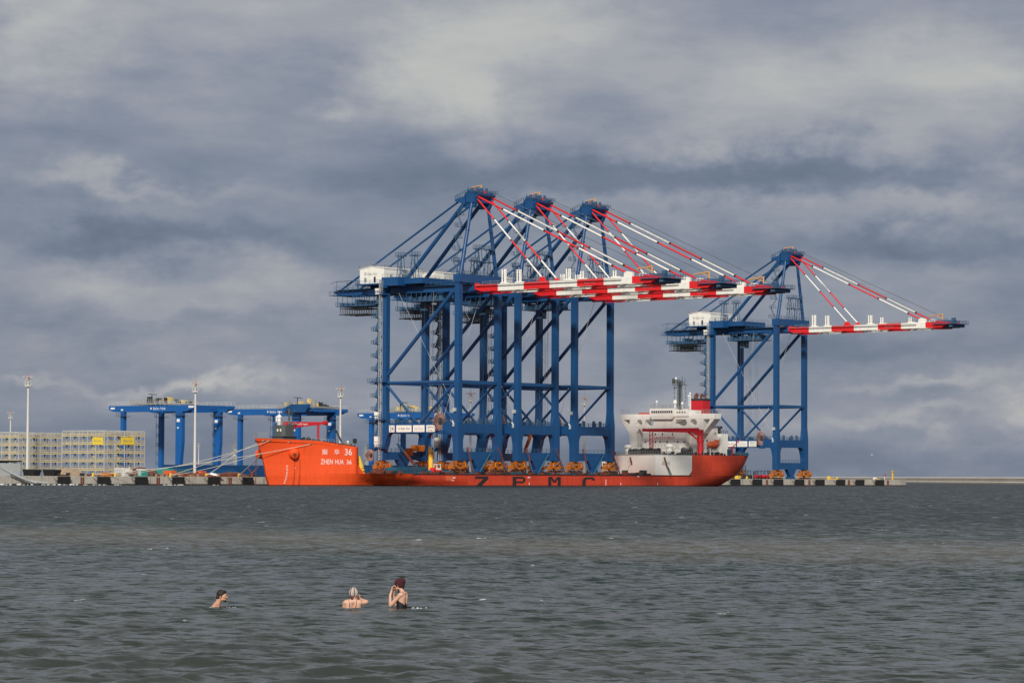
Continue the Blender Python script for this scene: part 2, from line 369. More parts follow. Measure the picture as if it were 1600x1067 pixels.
    su = vm('ADD', scl(vm('MULTIPLY', r1, (1, 1, 0)), k1), scl(vm('MULTIPLY', r2, (1, 1, 0)), k2))
    fr = n_('ShaderNodeMapRange'); t.links.new(nz((1.5, 3.6, 1), 6, .6).outputs[0], fr.inputs[0]); fr.inputs[1].default_value = .54; fr.inputs[2].default_value = .62
    cv = n_('ShaderNodeCombineXYZ'); t.links.new(m_('MULTIPLY', fr.outputs[0], -.6), cv.inputs[1])       # steeper fronts of the wavelets
    su = vm('ADD', su, cv.outputs[0])
    su = vm('ADD', su, g.outputs['Normal']); 
    tl = n_('ShaderNodeMapRange'); t.links.new(sx.outputs[1], tl.inputs[0]); tl.inputs[1].default_value = 50; tl.inputs[2].default_value = 210; tl.inputs[3].default_value = -.05; tl.inputs[4].default_value = -.29
    tv = n_('ShaderNodeCombineXYZ'); t.links.new(tl.outputs[0], tv.inputs[1]); su = vm('ADD', su, tv.outputs[0]); su = vm('NORMALIZE', su, None)
    t.links.new(su, b.inputs['Normal'])
make_sea()

# ------------------------------------------------------------------ quay and yard
QU = -45.1; QZ = 2.5
mb = MB(); mb.box((-900, -330, 0), (-.01, 338.5, QZ-.02))
yard = put(mb.build('quay_ground', 'asph'), QU, 0, 0); tag(yard, kind='structure')
mb = MB(); mb.box((0, -330, -3), (.9, 338.5, QZ+.0)); mb.box((-1.2, -330, QZ-.016), (0, 338.5, QZ+.06)); mb.box((.9, -330, -3), (.95, 338.5, .35), 1)
for v in np.arange(-320, 338, 16.4): mb.box((.9, v-.05, .3), (.93, v+.05, QZ-.1), 1)
q = put(mb.build('quay_wall', ['conc', 'black']), QU, 0, 0)
tag(q, 'long grey concrete quay wall behind the orange ship, streaked above the water', 'quay wall')
fv = [(-190.6, -185.6), (-175.1, -170.2), (-159.6, -154.7), (-144.1, -139.2), (-128.5, -123.7), (-112.8, -107.9), (-97.5, -92.5), (-82.0, -77.1), (-66.7, -61.9), (-51.5, -47.0)] + \
     [(-36, -31), (198, 204), (212.4, 218.4), (226.9, 233), (241.2, 247.4), (255.8, 262.0), (270.2, 276.4), (285.3, 291.2), (299.3, 305.4), (314.1, 320.2)]
lab = ['third from the left edge of the photo', 'fourth', 'fifth']
def fender():
    t = thing('fender', '', 'fender', QU+.9, 0, .0, 'black rubber fender panels hung on the quay wall')
    m = MB(); m.box((.75, 0, -.1), (1.1, 4.9, 2.47)); m.build('fender_panel', 'black', t)
    m = MB()
    for y in (1.2, 3.7): m.tube((0, y, 1.2), (.95, y, 1.2), .75, 10, r2=.55)
    m.tube((0, .2, 2.2), (1.0, 1, 2.3), .05, 4); m.tube((0, -.9, 2.2), (1.0, .1, .6), .07, 4); m.build('rubber_cone', 'black', t)
    return t
fd = None
flabs = {4: 'black fender panel on the quay left of the first ladder, beside the spray', 5: 'black fender panel on the quay below the white generator box', 6: 'black fender panel on the quay below the small green hut', 7: 'black fender panel at the foot of the slack pair of bow mooring lines',
 8: 'black fender panel just right of the ladder nearest the bow', 9: 'black fender panel nearest the orange bow', 12: 'black fender panel just past the ship\'s stern', 13: 'black fender panel below the forklift on the right quay',
 14: 'black fender panel below the landside orange wheels of the separate crane', 15: 'black fender panel between the orange wheel sets of the separate crane', 16: 'first black fender panel right of the separate crane', 17: 'black fender panel fourth from the right end of the quay'}
flabs[17] = 'black fender panel third from the right end of the quay'; flabs[18] = 'black fender panel second from the right end of the quay'; flabs[19] = 'last black fender panel at the right end of the quay'
for i, (a, b) in enumerate(fv):
    if i not in flabs: continue
    if fd is None: f = fd = fender()
    else: f = copy_tree(fd)
    f.location = site(QU+.9, a, 0); f['label'] = flabs[i]
    f.scale = (1, (b-a)/4.9, 1)
def ladder():
    m = MB()
    for y in (0, .9): m.box((0, y, -.2), (.25, y+.32, 2.35))
    for z in np.arange(.1, 2.3, .3): m.tube((.14, .3, z), (.14, .95, z), .03, 4)
    return m.build('quay_ladder', 'rust')
ld0 = None
for v, lb in ((-118.8, 'rusty quay ladder under the left end of the yellow scaffolds'), (-87.9, 'rusty quay ladder between the green hut and the second fender'), (-57.0, 'rusty quay ladder nearest the ship\'s bow'),
              (237.0, 'rusty quay ladder left of the separate crane\'s wheels'), (266.3, 'rusty quay ladder right of the separate crane'), (294.8, 'rusty quay ladder midway along the right quay'), (323.9, 'rusty quay ladder at the right end of the quay')):
    if ld0 is None: o = ld0 = ladder()
    else: o = ld0.copy(); C.objects.link(o)
    put(o, QU+.9, v, 0); tag(o, lb, 'ladder', 'quay ladders')
# breakwater far right
a = Vector((229, 3300)); b_ = Vector((322, 1700)); d = (b_-a).normalized(); nrm = Vector((d.y, -d.x))
mb = MB()
pts = [(0, -2), (0, .9), (1.2, 1.5), (1.2, 3.6), (9, 4.3), (9, -2)]
n = 40; vs = []; fs = []
for i in range(n+1):
    c = a.lerp(b_, i/n)
    for (o_, z) in pts: vs.append((c.x+nrm.x*-o_*-1*-1, c.y+nrm.y*-o_, z+(.25*math.sin(i*1.7) if z > 3 else 0)*.1))
k = len(pts)
for i in range(n):
    for j in range(k): fs.append((i*k+j, i*k+(j+1) % k, (i+1)*k+(j+1) % k, (i+1)*k+j))
fs += [tuple(range(k)), tuple(range(n*k, n*k+k))[::-1]]
mb.add(vs, fs)
bw = fixn(mb.build('breakwater', 'conc2')); tag(bw, 'long low pale breakwater wall running out to sea beyond the quay', 'breakwater')

exec_parts = []
# ------------------------------------------------------------------ ship-to-shore cranes
ZR = 4.07; W = 19.5; CW = W/2; G = 30.1
def gz(u):                        # underside of girder and boom
    return 61.35 if u < 0 else 60.9+.5*min(1, u/70)
def crane():
    R = thing('container_crane', '', 'container crane', 0, 0, ZR, 'blue ship-to-shore container cranes with red and white booms')
    O = (0, 0, -ZR)
    def mk(): return MB(O)
    # legs
    for (u, v) in ((0, 0), (0, W), (-G, 0), (-G, W)):
        m = mk(); wv = .85
        if u == 0:
            m.frustum((-1.15, 1.15, v-1.15, v+1.15, 8.0), (-1.15, 1.15, v-1.15, v+1.15, 19.8)); m.frustum((-1.15, 1.15, v-1.15, v+1.15, 19.8), (-.9, .9, v-.88, v+.88, 24.5)); m.box((-.9, v-.88, 24.5), (.9, v+.88, 65.9))
            m.box((-.97, v-.95, 60.2), (.97, v+.95, 60.5)); m.box((-.97, v-.95, 44.2), (.97, v+.95, 44.35))
        else:
            m.frustum((-32.8, -30.1, v-1.1, v+1.1, 8.0), (-32.7, -30.0, v-1.1, v+1.1, 10.7)); m.frustum((-32.7, -30.0, v-1.1, v+1.1, 10.7), (-31.6, -28.2, v-1.1, v+1.1, 16.8)); m.frustum((-31.6, -28.6, v-1.1, v+1.1, 16.8), (-31.3, -28.8, v-1.05, v+1.05, 19.9))
            m.frustum((-31.3, -28.8, v-1.05, v+1.05, 19.9), (-31.1, -29.2, v-.9, v+.9, 24)); m.box((-31.1, v-.9, 24), (-29.2, v+.9, 63.0)); m.box((-31.2, v-.97, 44.2), (-29.1, v+.97, 44.35))
        m.build('leg', 'blue', R)
    # sill beams low down, along the rails
    for u, uc in ((0, 0), (-G, -31.4)):
        m = mk(); m.box((uc-.85, 1.15, 8.2), (uc+.85, W-1.15, 10.75)); m.prism([(W/2-3, 8.2), (W/2+3, 8.2), (W/2+1, 5.4), (W/2-1, 5.4)], uc-.8, uc+.8, axis='x'); m.box((uc-1.3, W/2-1.4, 4.3), (uc+1.3, W/2+1.4, 5.4))
        o = m.build('sill_beam', 'blue', R)
        r = mk(); r.rail([(uc+.8, 1.2, 10.75), (uc+.8, W-1.2, 10.75)], r=.05); r.rail([(uc-.8, 1.2, 10.75), (uc-.8, W-1.2, 10.75)], r=.05); r.build('handrail', 'bluegrey', o)
    # portal beams with haunches
    for v in (0, W):
        m = mk(); m.box((-28.9, v-.95, 16.8), (-1.15, v+.95, 19.75))
        m.prism([(-1.15, 16.8), (-2.6, 16.8), (-1.8, 15.6), (-1.15, 12.2)], v-.93, v+.93)
        m.prism([(-28.5, 16.8), (-27.4, 16.8), (-28.6, 15.6)], v-.93, v+.93)
        o = m.build('portal_beam', 'blue', R); r = mk(); r.rail([(-28.8, v-.9, 19.75), (-1.4, v-.9, 19.75)], r=.05); r.rail([(-28.8, v+.9, 19.75), (-1.4, v+.9, 19.75)], r=.05)
        for q in range(4): r.box((-25+q*6, v-.4, 19.75), (-24.2+q*6, v+.4, 20.9))
        r.build('handrail', 'bluegrey', o)
    for u in (0, -30.1):
        m = mk(); m.box((u-.9, 1.1, 16.6), (u+.9, W-1.1, 19.5))
        for a, s_ in ((1.1, 1), (W-1.1, -1)):
            m.prism([(a, 16.6), (a+1.5*s_, 16.6), (a+.7*s_, 15.6), (a, 12.5)], u-.88, u+.88, axis='x'); m.prism([(a, 19.5), (a+.8*s_, 19.5), (a, 22.4)], u-.6, u+.6, axis='x')
        o = m.build('portal_beam', 'blue', R); r = mk()
        for du in (-.85, .85): r.rail([(u+du, 2.5, 19.5), (u+du, W-2.5, 19.5)], r=.05)
        for q in (5, 10.5, 14): r.box((u-.3, q-.3, 19.5), (u+.3, q+.5, 21.1)); r.tube((u, q, 21.1), (u, q, 21.4), .5, 8)
        r.build('handrail', 'bluegrey', o)
    # ties and braces
    for v in (0, W):
        m = mk(); m.tube((-29.2, v, 32.6), (-.9, v, 32.6), .52, 12); o = m.build('horizontal_tie', 'blue', R)
        m = mk(); m.tube((-29.9, v, 34.6), (-2.2, v, 61.0), .62, 12); m.box((-1.2, v-.3, 58.5), (-.9, v+.3, 62)); m.build('diagonal_brace', 'blue', R)
        m = mk(); m.tube((-30.0, v, 32.3), (-16.9, v, 19.9), .42, 10); m.build('diagonal_brace', 'blue', R)
        m = mk(); m.tube((-15.3, v, 19.9), (-1.2, v, 32.3), .42, 10); m.build('diagonal_brace', 'blue', R)
    m = mk(); m.box((-.6, .9, 32.1), (.6, W-.9, 33.1)); m.build('horizontal_tie', 'blue', R)
    m = mk(); m.box((-30.7, .9, 32.1), (-29.5, W-.9, 33.1)); m.build('horizontal_tie', 'blue', R)
    # top cross beams
    m = mk(); m.box((-31.2, -1.1, 63.6), (-24.3, W+1.1, 66.3)); m.box((-31.1, -.9, 61.2), (-29.2, .9, 63.6)); m.box((-24.3, 2, 64.2), (-17, W-2, 66.0))
    o = m.build('upper_beam', 'blue', R); r = mk(); r.rail([(-24.3, -1, 66.3), (-31, -1, 66.3)]); r.rail([(-17.1, 2, 66), (-24.2, 2, 66), (-24.3, W, 66.3), (-17, W, 66)]); r.build('handrail', 'bluegrey', o)
    m = mk(); m.box((-1.3, -1.2, 63.75), (1.6, W+1.2, 66.4)); o = m.build('upper_beam', 'blue', R)
    r = mk(); r.rail([(1.5, -1.1, 66.4), (1.5, W+1.1, 66.4)]); r.rail([(-1.2, -1.1, 66.4), (-1.2, W+1.1, 66.4)]); r.build('handrail', 'bluegrey', o)
    # twin girder
    for v in (CW-3.7, CW+3.7):
        m = mk(); m.prism([(-57.5, 62.5), (-55.5, 61.5), (2.0, 61.35), (2.0, 63.55), (-54, 63.55), (-57.5, 63.0)], v-.65, v+.65); o = m.build('girder', 'blue', R)
        r = mk(); s_ = -1 if v < CW else 1
        r.box((-56, v+s_*.65, 63.3), (1.5, v+s_*1.9, 63.4)); r.rail([(-56, v+s_*1.9, 63.4), (1.5, v+s_*1.9, 63.4)], r=.05); r.build('walkway', 'bluegrey', o)
    m = mk()
    for u in (-56.5, -45, -15, -2): m.box((u-.5, CW-3.05, 61.8), (u+.5, CW+3.05, 63.2))
    m.build('girder_tie', 'blue', R)
    m = mk()                      # platforms at the rear end
    m.box((-58.5, CW-5.5, 61.6), (-56.5, CW+5.5, 61.8)); m.rail([(-58.5, CW-5.5, 61.8), (-58.5, CW+5.5, 61.8)]); m.rail([(-58.5, CW-5.5, 61.8), (-42, CW-5.5, 63.4)])
    for u in (-55.5, -51, -46.5, -43):
        for dv in (-5.2, 0, 5.2): m.bar((u, CW+dv, 63.4), (u, CW+dv, 66.2), .07)
    m.box((-56, CW-5.3, 66.1), (-43.5, CW-4.6, 66.25)); m.box((-56, CW+4.6, 66.1), (-43.5, CW+5.3, 66.25)); m.bar((-56, CW-5, 66.2), (-58.5, CW-5, 65.5), .08)
    m.build('rear_platform', 'bluegrey', R)
    # boom, red and white
    st = [1.8, 11.4, 21.7, 31.9, 42.6, 52.8, 63.5, 70.6, 73.6]
    for sgn in (-1, 1):
        v = CW+3.7*sgn; m = mk()
        for i, (a, b) in enumerate(zip(st[:-1], st[1:])):
            za, zb = gz(a), gz(b); h = 2.15; hb = 2.15
            if i == 0: m.prism([(a, za+.9), (a+2, za+.3), (4.5, za+.1), (b, zb), (b, zb+h), (4.2, za+h+.1), (a+.8, za+h+.6), (a, za+h+.4)], v-.65, v+.65, 0)
            elif i == 7: m.prism([(a, za+.2), (b, zb+1.2), (b, zb+1.9), (a-2.5, za+2.6), (a-2.5, za+.05)], v-.64, v+.64, 0)
            else: m.prism([(a, za), (b, zb), (b, zb+h), (a, za+h)], v-.65, v+.65, i % 2)
            if i == 6: pass
        # stay lug on top near the outer end
        z0 = gz(60)+2.15
        m.prism([(60.3, z0), (63.5, z0), (63.5, z0+1.3), (61.5, z0+1.7), (60.3, z0+1.2)], v-.5, v+.5, 1)
        m.prism([(27, gz(27)+2.1), (30, gz(29)+2.1), (29, gz(29)+3.6), (28, gz(29)+3.6)], v-.45, v+.45, 0)
        for k in range(1, 8): m.box((k*9.3, v-.68, gz(k*9.3)+.01), (k*9.3+.12, v+.68, gz(k*9.3)+2.2), 0 if k % 2 else 1)
        # inner trolley rail ledge
        i0 = v-.65 if sgn > 0 else v+.65
        for i, (a, b) in enumerate(zip(st[:-2], st[1:-1])): m.box((a+.2, i0, gz(a)-.35), (b+.2, i0-sgn*.7, gz(a)-.05), i % 2)
        o = m.build('boom_girder', ['red', 'white'], R)
        if sgn < 0:
            t_ = MB(O); word(t_, 'Baltic Hub', lambda x, z: (x, v-.68, z), 45.5, 49.5, gz(45)+.75, gz(45)+1.25); t_.build('lettering', 'ink2', o)
    m = mk()
    for u in (4, 14, 24, 34, 45, 56, 64, 71): m.box((u-.4, CW-3.05, gz(u)+.5), (u+.4, CW+3.05, gz(u)+1.6), 0 if u % 20 < 10 else 1)
    m.build('boom_tie', ['red', 'white'], R)
    m = mk()                      # walkway with rail on the boom
    for v in (CW-4.9,):
        m.box((3, v-.5, gz(20)+1.9), (60, v+.0, gz(20)+2.0), 0)
    m.rail([(4, CW-2.9, gz(5)+2.2), (60, CW-2.9, gz(60)+2.2)], 1., 3, .05); m.rail([(30, CW+2.9, gz(30)+2.2), (60, CW+2.9, gz(60)+2.2)], 1., 3, .05)
    m.build('boom_walkway', 'grey', R)
    for u, n_, h in ((12.6, 3, 4.6), (18.6, 3, 4.2), (38, 3, 3.6), (43.5, 2, 2.6), (56, 2, 2.2)):
        m = mk()                  # upright white posts standing in pairs
        for j in range(n_): m.tube((u+j*.75, CW-3.7+.25*(j % 2), gz(u)+2.1), (u+j*.75, CW-3.7+.25*(j % 2), gz(u)+2.1+h), .21, 8)
        for q in np.arange(.6, h, .8): m.bar((u, CW-3.6, gz(u)+2.1+q), (u+(n_-1)*.75, CW-3.6, gz(u)+2.1+q), .07)
        m.box((u-.5, CW-4.2, gz(u)+2.1), (u+2.6, CW-3.2, gz(u)+2.45)); m.build('upright_post', 'white', R)
    m = mk()                      # tip
    z = gz(79)
    m.box((67.2, CW-5.3, z+1.15), (76.5, CW+5.3, z+1.35)); m.rail([(67.2, CW-5.3, z+1.35), (76.5, CW-5.3, z+1.35), (76.5, CW+5.3, z+1.35), (67.2, CW+5.3, z+1.35)], 1.1, 1.2, .07)
    m.rail([(58.2, CW-2.9, z+2.2), (68.2, CW-2.9, z+2.2)], 1.0, 1.0, .06); m.rail([(58.2, CW+2.9, z+2.2), (68.2, CW+2.9, z+2.2)], 1.0, 1.0, .06)
    for dv in (-3.5, -1, 1.5, 3.8): m.tube((70.2, CW+dv-.3, z+2.2), (70.2, CW+dv+.3, z+2.2), .75, 10); m.box((72.2, CW+dv-.4, z+1.3), (73.5, CW+dv+.4, z+2.6))
    m.box((75.2, CW-5.2, z+1.3), (76.4, CW-3.8, z+3.4)); m.box((66.7, CW-3, z-.1), (74.2, CW+3, z+.25)); m.box((73.8, CW-4.6, z+.1), (75.2, CW+4.6, z+1.1))
    m.build('tip_platform', 'bluegrey', R)
    m = mk(); m.tube((70.4, CW-3.5, z+1.4), (70.4, CW-3.5, z+5.0), .25, 8); m.tube((70.7, CW-3.5, z+4.9), (64.6, CW-3.5, z+4.3), .22, 8); m.bar((70.4, CW-3.5, z+3.4), (67.8, CW-3.5, z+4.5), .14); m.build('tip_davit', 'ofa', R)
    # A-frame
    for s_ in (-1, 1):
        m = mk(); m.tube((0, CW+s_*8.9, 66.3), (.4, CW+s_*3.9, 89.6), .66, 12, r2=.52)
        for q in (.3, .6): m.tube(Vector((0, CW+s_*8.9, 66.3)).lerp(Vector((.4, CW+s_*3.9, 89.6)), q), Vector((0, CW+s_*8.9, 66.3)).lerp(Vector((.4, CW+s_*3.9, 89.6)), q+.008), .74, 12)
        m.build('mast_leg', 'blue', R)
        m = mk(); m.tube((-27.2, CW+s_*4.4, 64.9), (-1.8, CW+s_*3.9, 90.0), .66, 12); m.prism([(-28.6, 63.6), (-25.0, 63.6), (-25.6, 66.2), (-27, 66.2)], CW+s_*4.4-.5, CW+s_*4.4+.5); m.build('back_leg', 'blue', R)
        m = mk(); m.tube((-54.8, CW+s_*3.9, 63.4), (-3.6, CW+s_*3.8, 90.6), .33, 8); m.build('back_stay', 'blue', R)
        def stay(p, q, r_, cols, nm):
            m = mk(); p = Vector(p); q = Vector(q)
            for a, b, c in cols: m.tube(p.lerp(q, a), p.lerp(q, b), r_, 8, c)
            for a, b, c in cols[1:]: m.tube(p.lerp(q, a-.004), p.lerp(q, a+.006), r_*1.35, 8, 2)
            m.build(nm, ['red', 'white', 'dark'], R)
        cols = ((0, .18, 0), (.18, .46, 1), (.46, .68, 0), (.68, .90, 1), (.90, 1, 0))
        if s_ > 0: cols = ((0, .18, 0), (.18, .45, 1), (.45, .66, 0), (.66, .88, 1), (.88, 1, 0))
        stay((1.9, CW+s_*3.7, 91.3), (61.6, CW+s_*3.7, gz(61)+3.1), .28, cols, 'outer_forestay')
        cols = ((0, .27, 0), (.27, .53, 1), (.53, .76, 0), (.76, 1, 1))
        stay((1.9, CW+s_*3.5, 90.6), (28.6, CW+s_*3.7, gz(28)+3.2), .25, cols, 'inner_forestay')
    m = mk(); m.tube((2.8, CW+2.2, 93), (70, CW+2.2, gz(70)+3), .09, 5); m.tube((2.8, CW+2.6, 92.2), (62, CW+2.6, gz(62)+3.6), .06, 5); m.build('boom_hoist_wire', 'wire', R)
    # top of the mast
    m = mk(); m.box((-1.5, CW-4.6, 89.2), (1.9, CW+4.6, 92.1)); m.prism([(-6.0, 89.9), (-1.7, 88.6), (-1.7, 91.4), (-5.8, 90.4)], CW-4.8, CW-1.6)
    m.prism([(1.9, 90.2), (3.2, 91.4), (3.2, 92.0), (1.9, 91.7)], CW-4.4, CW+4.4)
    for dv in (-3.7, 3.7): m.prism([(-2.6, 87.6), (1.5, 87.6), (2.6, 90.2), (2.4, 92.6), (-1.2, 93.3), (-3.0, 91)], CW+dv-.5, CW+dv+.5)
    m.build('mast_head', 'blue', R)
    m = mk(); m.rail([(-5.8, CW-4.8, 90.4), (-5.8, CW-1.6, 90.4)], 1.2, 1, .07); m.rail([(-5.8, CW-4.8, 90.4), (-1.7, CW-5.0, 91.9), (3.4, CW-5.0, 92.1)], 1.1, 1, .07); m.rail([(3.5, CW-5, 91.9), (3.5, CW+5, 91.9)], 1.1, 1, .07); m.rail([(-1.6, CW+5.1, 91.8), (3.4, CW+5.1, 92)], 1.1, 1, .07)
    for i in range(16):
        x = random.uniform(-2.2, 2.6); y = CW+random.uniform(-4.6, 4.6); h = random.uniform(.8, 1.9); m.box((x, y, 92.3), (x+random.uniform(.2, .8), y+random.uniform(.2, 1), 92.3+h))
    for dv in (-3, -1, 1.2, 3.1): m.tube((1.2, CW+dv-.25, 92.5), (1.2, CW+dv+.25, 92.5), .7, 10)
    m.bar((-1.2, CW-4, 91.7), (-1.2, CW-4, 94.3), .08); m.bar((-.6, CW-4.6, 91.7), (-.6, CW-4.6, 93.9), .07); m.bar((-5.4, CW-4.2, 90), (-5.4, CW-4.2, 92.3), .06)
    m.build('head_machinery', 'bluegrey', R)
    m = mk(); m.tube((1.6, CW-.8, 91.8), (1.6, CW-.8, 94.8), .22, 8); m.tube((1.8, CW-.8, 94.7), (-2.3, CW-.8, 94.3), .2, 8); m.build('top_davit', 'ofa', R)
    m = mk(); m.box((.2, CW-2.6, 91.8), (1.0, CW-1.4, 93.4)); m.box((1.2, CW+.8, 91.8), (1.8, CW+1.6, 93.1)); m.build('sheave', 'red', R)
    # ladder climbing the A-frame
    m = mk()
    for i in range(6):
        t0 = i/6; a = Vector((-1.6, CW-8.4, 67)).lerp(Vector((-2.2, CW-4.4, 89)), t0); b = Vector((-1.6, CW-8.4, 67)).lerp(Vector((-2.2, CW-4.4, 89)), t0+1/6)
        m.box((a.x-2.6, a.y-.5, a.z-.08), (a.x+.4, a.y+.5, a.z)); m.rail([(a.x-2.6, a.y-.5, a.z), (a.x+.4, a.y-.5, a.z)], 1.1, 1, .06); m.rail([(a.x-2.6, a.y+.5, a.z), (a.x-2.6, a.y-.5, a.z)], 1.1, 1, .06)
        for dv in (-.3, .3): m.bar((a.x-2.2 if i % 2 else a.x, a.y+dv, a.z), (b.x if i % 2 else b.x-2.2, b.y+dv, b.z), .09)
    m.build('mast_stair', 'bluegrey', R)
    # machinery house
    m = mk(); m.prism([(-41.7, 64.6), (-31.3, 64.6), (-31.3, 69.3), (-36.5, 70.1), (-41.7, 69.3)], .3, W-.6); m.prism([(-41.9, 69.3), (-36.5, 70.13), (-31.1, 69.3), (-31.1, 69.45), (-36.5, 70.3), (-41.9, 69.45)], .1, W-.4); h = m.build('machinery_house', 'white', R)
    t_ = mk(); word(t_, 'Baltic Hub', lambda x, z: (x, .27, z), -38.3, -34.4, 67.3, 68.2)
    [t_.bar((-39.2+.2*math.cos(k_*PI/4), .28, 67.8+.2*math.sin(k_*PI/4)), (-39.2+.6*math.cos(k_*PI/4), .28, 67.8+.6*math.sin(k_*PI/4)), .07) for k_ in range(8)]
    t_.build('lettering', 'ink2', h)
    m = mk(); m.box((-35.7, .22, 65.0), (-34.9, .35, 66.8)); m.build('door', 'dark', h)
    m = mk(); m.rail([(-41.7, .2, 69.4), (-36.5, .2, 70.2), (-31.2, .2, 69.4), (-31.2, W-.5, 69.4), (-36.5, W-.5, 70.2), (-41.7, W-.5, 69.4), (-41.7, .2, 69.4)], r=.06, st=1.2); m.build('roof_railing', 'grey', h)
    m = mk(); m.box((-31.28, 3, 65.6), (-31.2, 4, 67.6)); m.box((-31.28, 9, 66.4), (-31.2, 12, 67.9)); m.box((-39.7, .2, 65.2), (-38.8, .35, 66.6)); m.build('vent_louvre', 'grey', h)
    m = mk(); m.box((-42.6, -1, 64.2), (-29.9, .2, 64.5)); m.box((-42.6, .2, 64.2), (-30.9, W, 64.55)); m.rail([(-42.6, -1, 64.5), (-29.9, -1, 64.5)], r=.06); m.rail([(-29.9, -1, 64.5), (-29.9, W, 64.5)], r=.06)
    for u in (-41, -36, -31.8): m.box((u-.2, CW-5, 63.5), (u+.2, CW+5, 64.2))
    m.build('house_platform', 'blue', R)
    # floodlight towers on girder
    for u, v in ((-27.5, CW-5.6), (-21.8, CW-5.6), (.5, CW-.6), (.5, CW+4.6)):
        m = mk(); zb = 63.5 if u < -5 else 66.4; zt = zb+(9.6 if u < -5 else 8.2)
        for du, dv in ((-.9, -.9), (.9, -.9), (.9, .9), (-.9, .9)): m.bar((u+du*1.6, v+dv, zb), (u+du*.6, v+dv*.7, zt), .11)
        for i in range(4):
            zz = zb+(zt-zb)*i/4; m.bar((u-1.2, v-.8, zz), (u+1, v-.8, zz+2), .06); m.bar((u+1.2, v-.8, zz), (u-1, v-.8, zz+2), .06); m.bar((u-1.2, v-.8, zz), (u+1.2, v-.8, zz), .06)
        m.box((u-1.3, v-1.2, zt), (u+1.3, v+1.2, zt+.3)); m.rail([(u-1.3, v-1.2, zt), (u+1.3, v-1.2, zt), (u+1.3, v+1.2, zt), (u-1.3, v+1.2, zt), (u-1.3, v-1.2, zt)], 1.3, .9, .06)
        if u > -5: m.box((u-1.5, v-1.3, zt-4), (u+1.5, v+1.3, zt-3.8)); m.rail([(u-1.5, v-1.3, zt-3.8), (u+1.5, v-1.3, zt-3.8)], 1.2, .9, .06)
        m.build('service_tower', 'bluegrey', R)
    # hanging trolley platform under the girder, and operator cab
    m = mk()
    for (u0, u1, z0) in ((-56.5, -41.5, 58.0), (-27, -12, 58.6)):
        m.box((u0, CW-4.5, z0), (u1, CW+4.5, z0+.25)); m.rail([(u0, CW-4.5, z0+.25), (u1, CW-4.5, z0+.25)], 1.1, 1, .06); m.rail([(u0, CW-4.5, z0+.25), (u0, CW+4.5, z0+.25)], 1.1, 1, .06); m.rail([(u0, CW+4.5, z0+.25), (u1, CW+4.5, z0+.25)], 1.1, 1, .06)
        for u in np.arange(u0+.6, u1, 2.1):
            for dv in (-4.2, 4.2): m.bar((u, CW+dv, z0), (u, CW+dv, 61.6), .09)
            m.box((u, CW-3, z0+.3), (u+1.2, CW+3, z0+random.uniform(1, 2.6)))
    m.build('trolley_platform', 'bluegrey', R)
    m = mk()
    for u in np.arange(-55, -43.2, .75):
        for dv in (-3.8, -1.2, 1.2, 3.8): m.bar((u, CW+dv, 57.9), (u, CW+dv, 55.5+.4*math.sin(u)), .09)
    for dv in (-3.8, -1.2, 1.2, 3.8): m.box((-55.4, CW+dv-.15, 55.2), (-43.2, CW+dv+.15, 55.55)); m.box((-55.4, CW+dv-.1, 57.2), (-43.2, CW+dv+.1, 57.4))
    m.build('cable_festoon', 'dark', R)
    m = mk(); m.box((-23, CW-1.3, 55.9), (-20.4, CW+1.3, 58.5)); o = m.build('operator_cab', 'bluegrey', R); m = mk(); m.box((-20.39, CW-1.1, 56.3), (-20.3, CW+1.1, 57.8)); m.box((-22.7, CW-1.36, 56.6), (-20.7, CW-1.3, 57.8)); m.build('window', 'glass', o)
    # stair tower and elevator on landside near leg
    m = mk(); z = 11.2; k = 0
    while z < 59.5:
        z2 = z+4.25
        m.box((-35.6, -.9, z-.1), (-33.6, .9, z)); m.rail([(-33.6, -.9, z), (-35.6, -.9, z), (-35.6, .9, z)], 1.15, .7, .07)
        m.box((-32.9, -.9, z+2.0), (-31.2, .9, z+2.1))
        for y, a, b, za, zb in ((-.75, -34.2, -32.3, z, z+2.1), (.2, -32.3, -34.2, z+2.1, z2)):
            m.add([(a, y, za-.25), (b, y, zb-.25), (b, y, zb+.15), (a, y, za+.15), (a, y+.6, za-.25), (b, y+.6, zb-.25), (b, y+.6, zb+.15), (a, y+.6, za+.15)], [(0, 1, 2, 3), (7, 6, 5, 4), (3, 2, 6, 7), (0, 4, 5, 1)])
            m.bar((a, y, za+1.1), (b, y, zb+1.1), .06)
        m.add([(-34, -.85, z), (-31.4, -.85, z+.3), (-31.4, -.85, z+3.9), (-32.6, -.85, z+4.1)], [(0, 1, 2, 3), (3, 2, 1, 0)])
        z = z2
    m.build('stair_tower', 'bluegrey', R)
    m = mk()
    for y in (-1.25, -2.0): m.bar((-31.3, y, 8), (-31.3, y, 65.5), .10); m.bar((-30.5, y, 8), (-30.5, y, 65.5), .06)
    for z in np.arange(8.3, 65.4, .8): m.bar((-31.3, -1.25, z), (-31.3, -2.0, z), .11); m.bar((-31.3, -2, z), (-30.5, -2, z+.4), .08)
    m.build('elevator_rack', 'galv', R)
    for z0, h in ((60.7, 2.1), (21.2, 2.2), (12.3, 3.3)):
        m = mk(); m.box((-32.9, -2.3, z0), (-31.4, -.95, z0+h)); m.box((-32.95, -2.35, z0+h*.45), (-31.35, -.9, z0+h*.52), 1); m.build('elevator_cabin', ['white', 'grey'], R)
    for z0 in (61.0, 21.0, 12.0, 33.0): m = mk(); m.box((-35.8, -2.4, z0-.25), (-28.6, -.9, z0-.05)); m.rail([(-35.8, -2.4, z0), (-28.6, -2.4, z0)], 1.1, .9, .06); m.build('landing', 'blue', R)
    # sign boards on the near portal beam
    y = -1.02
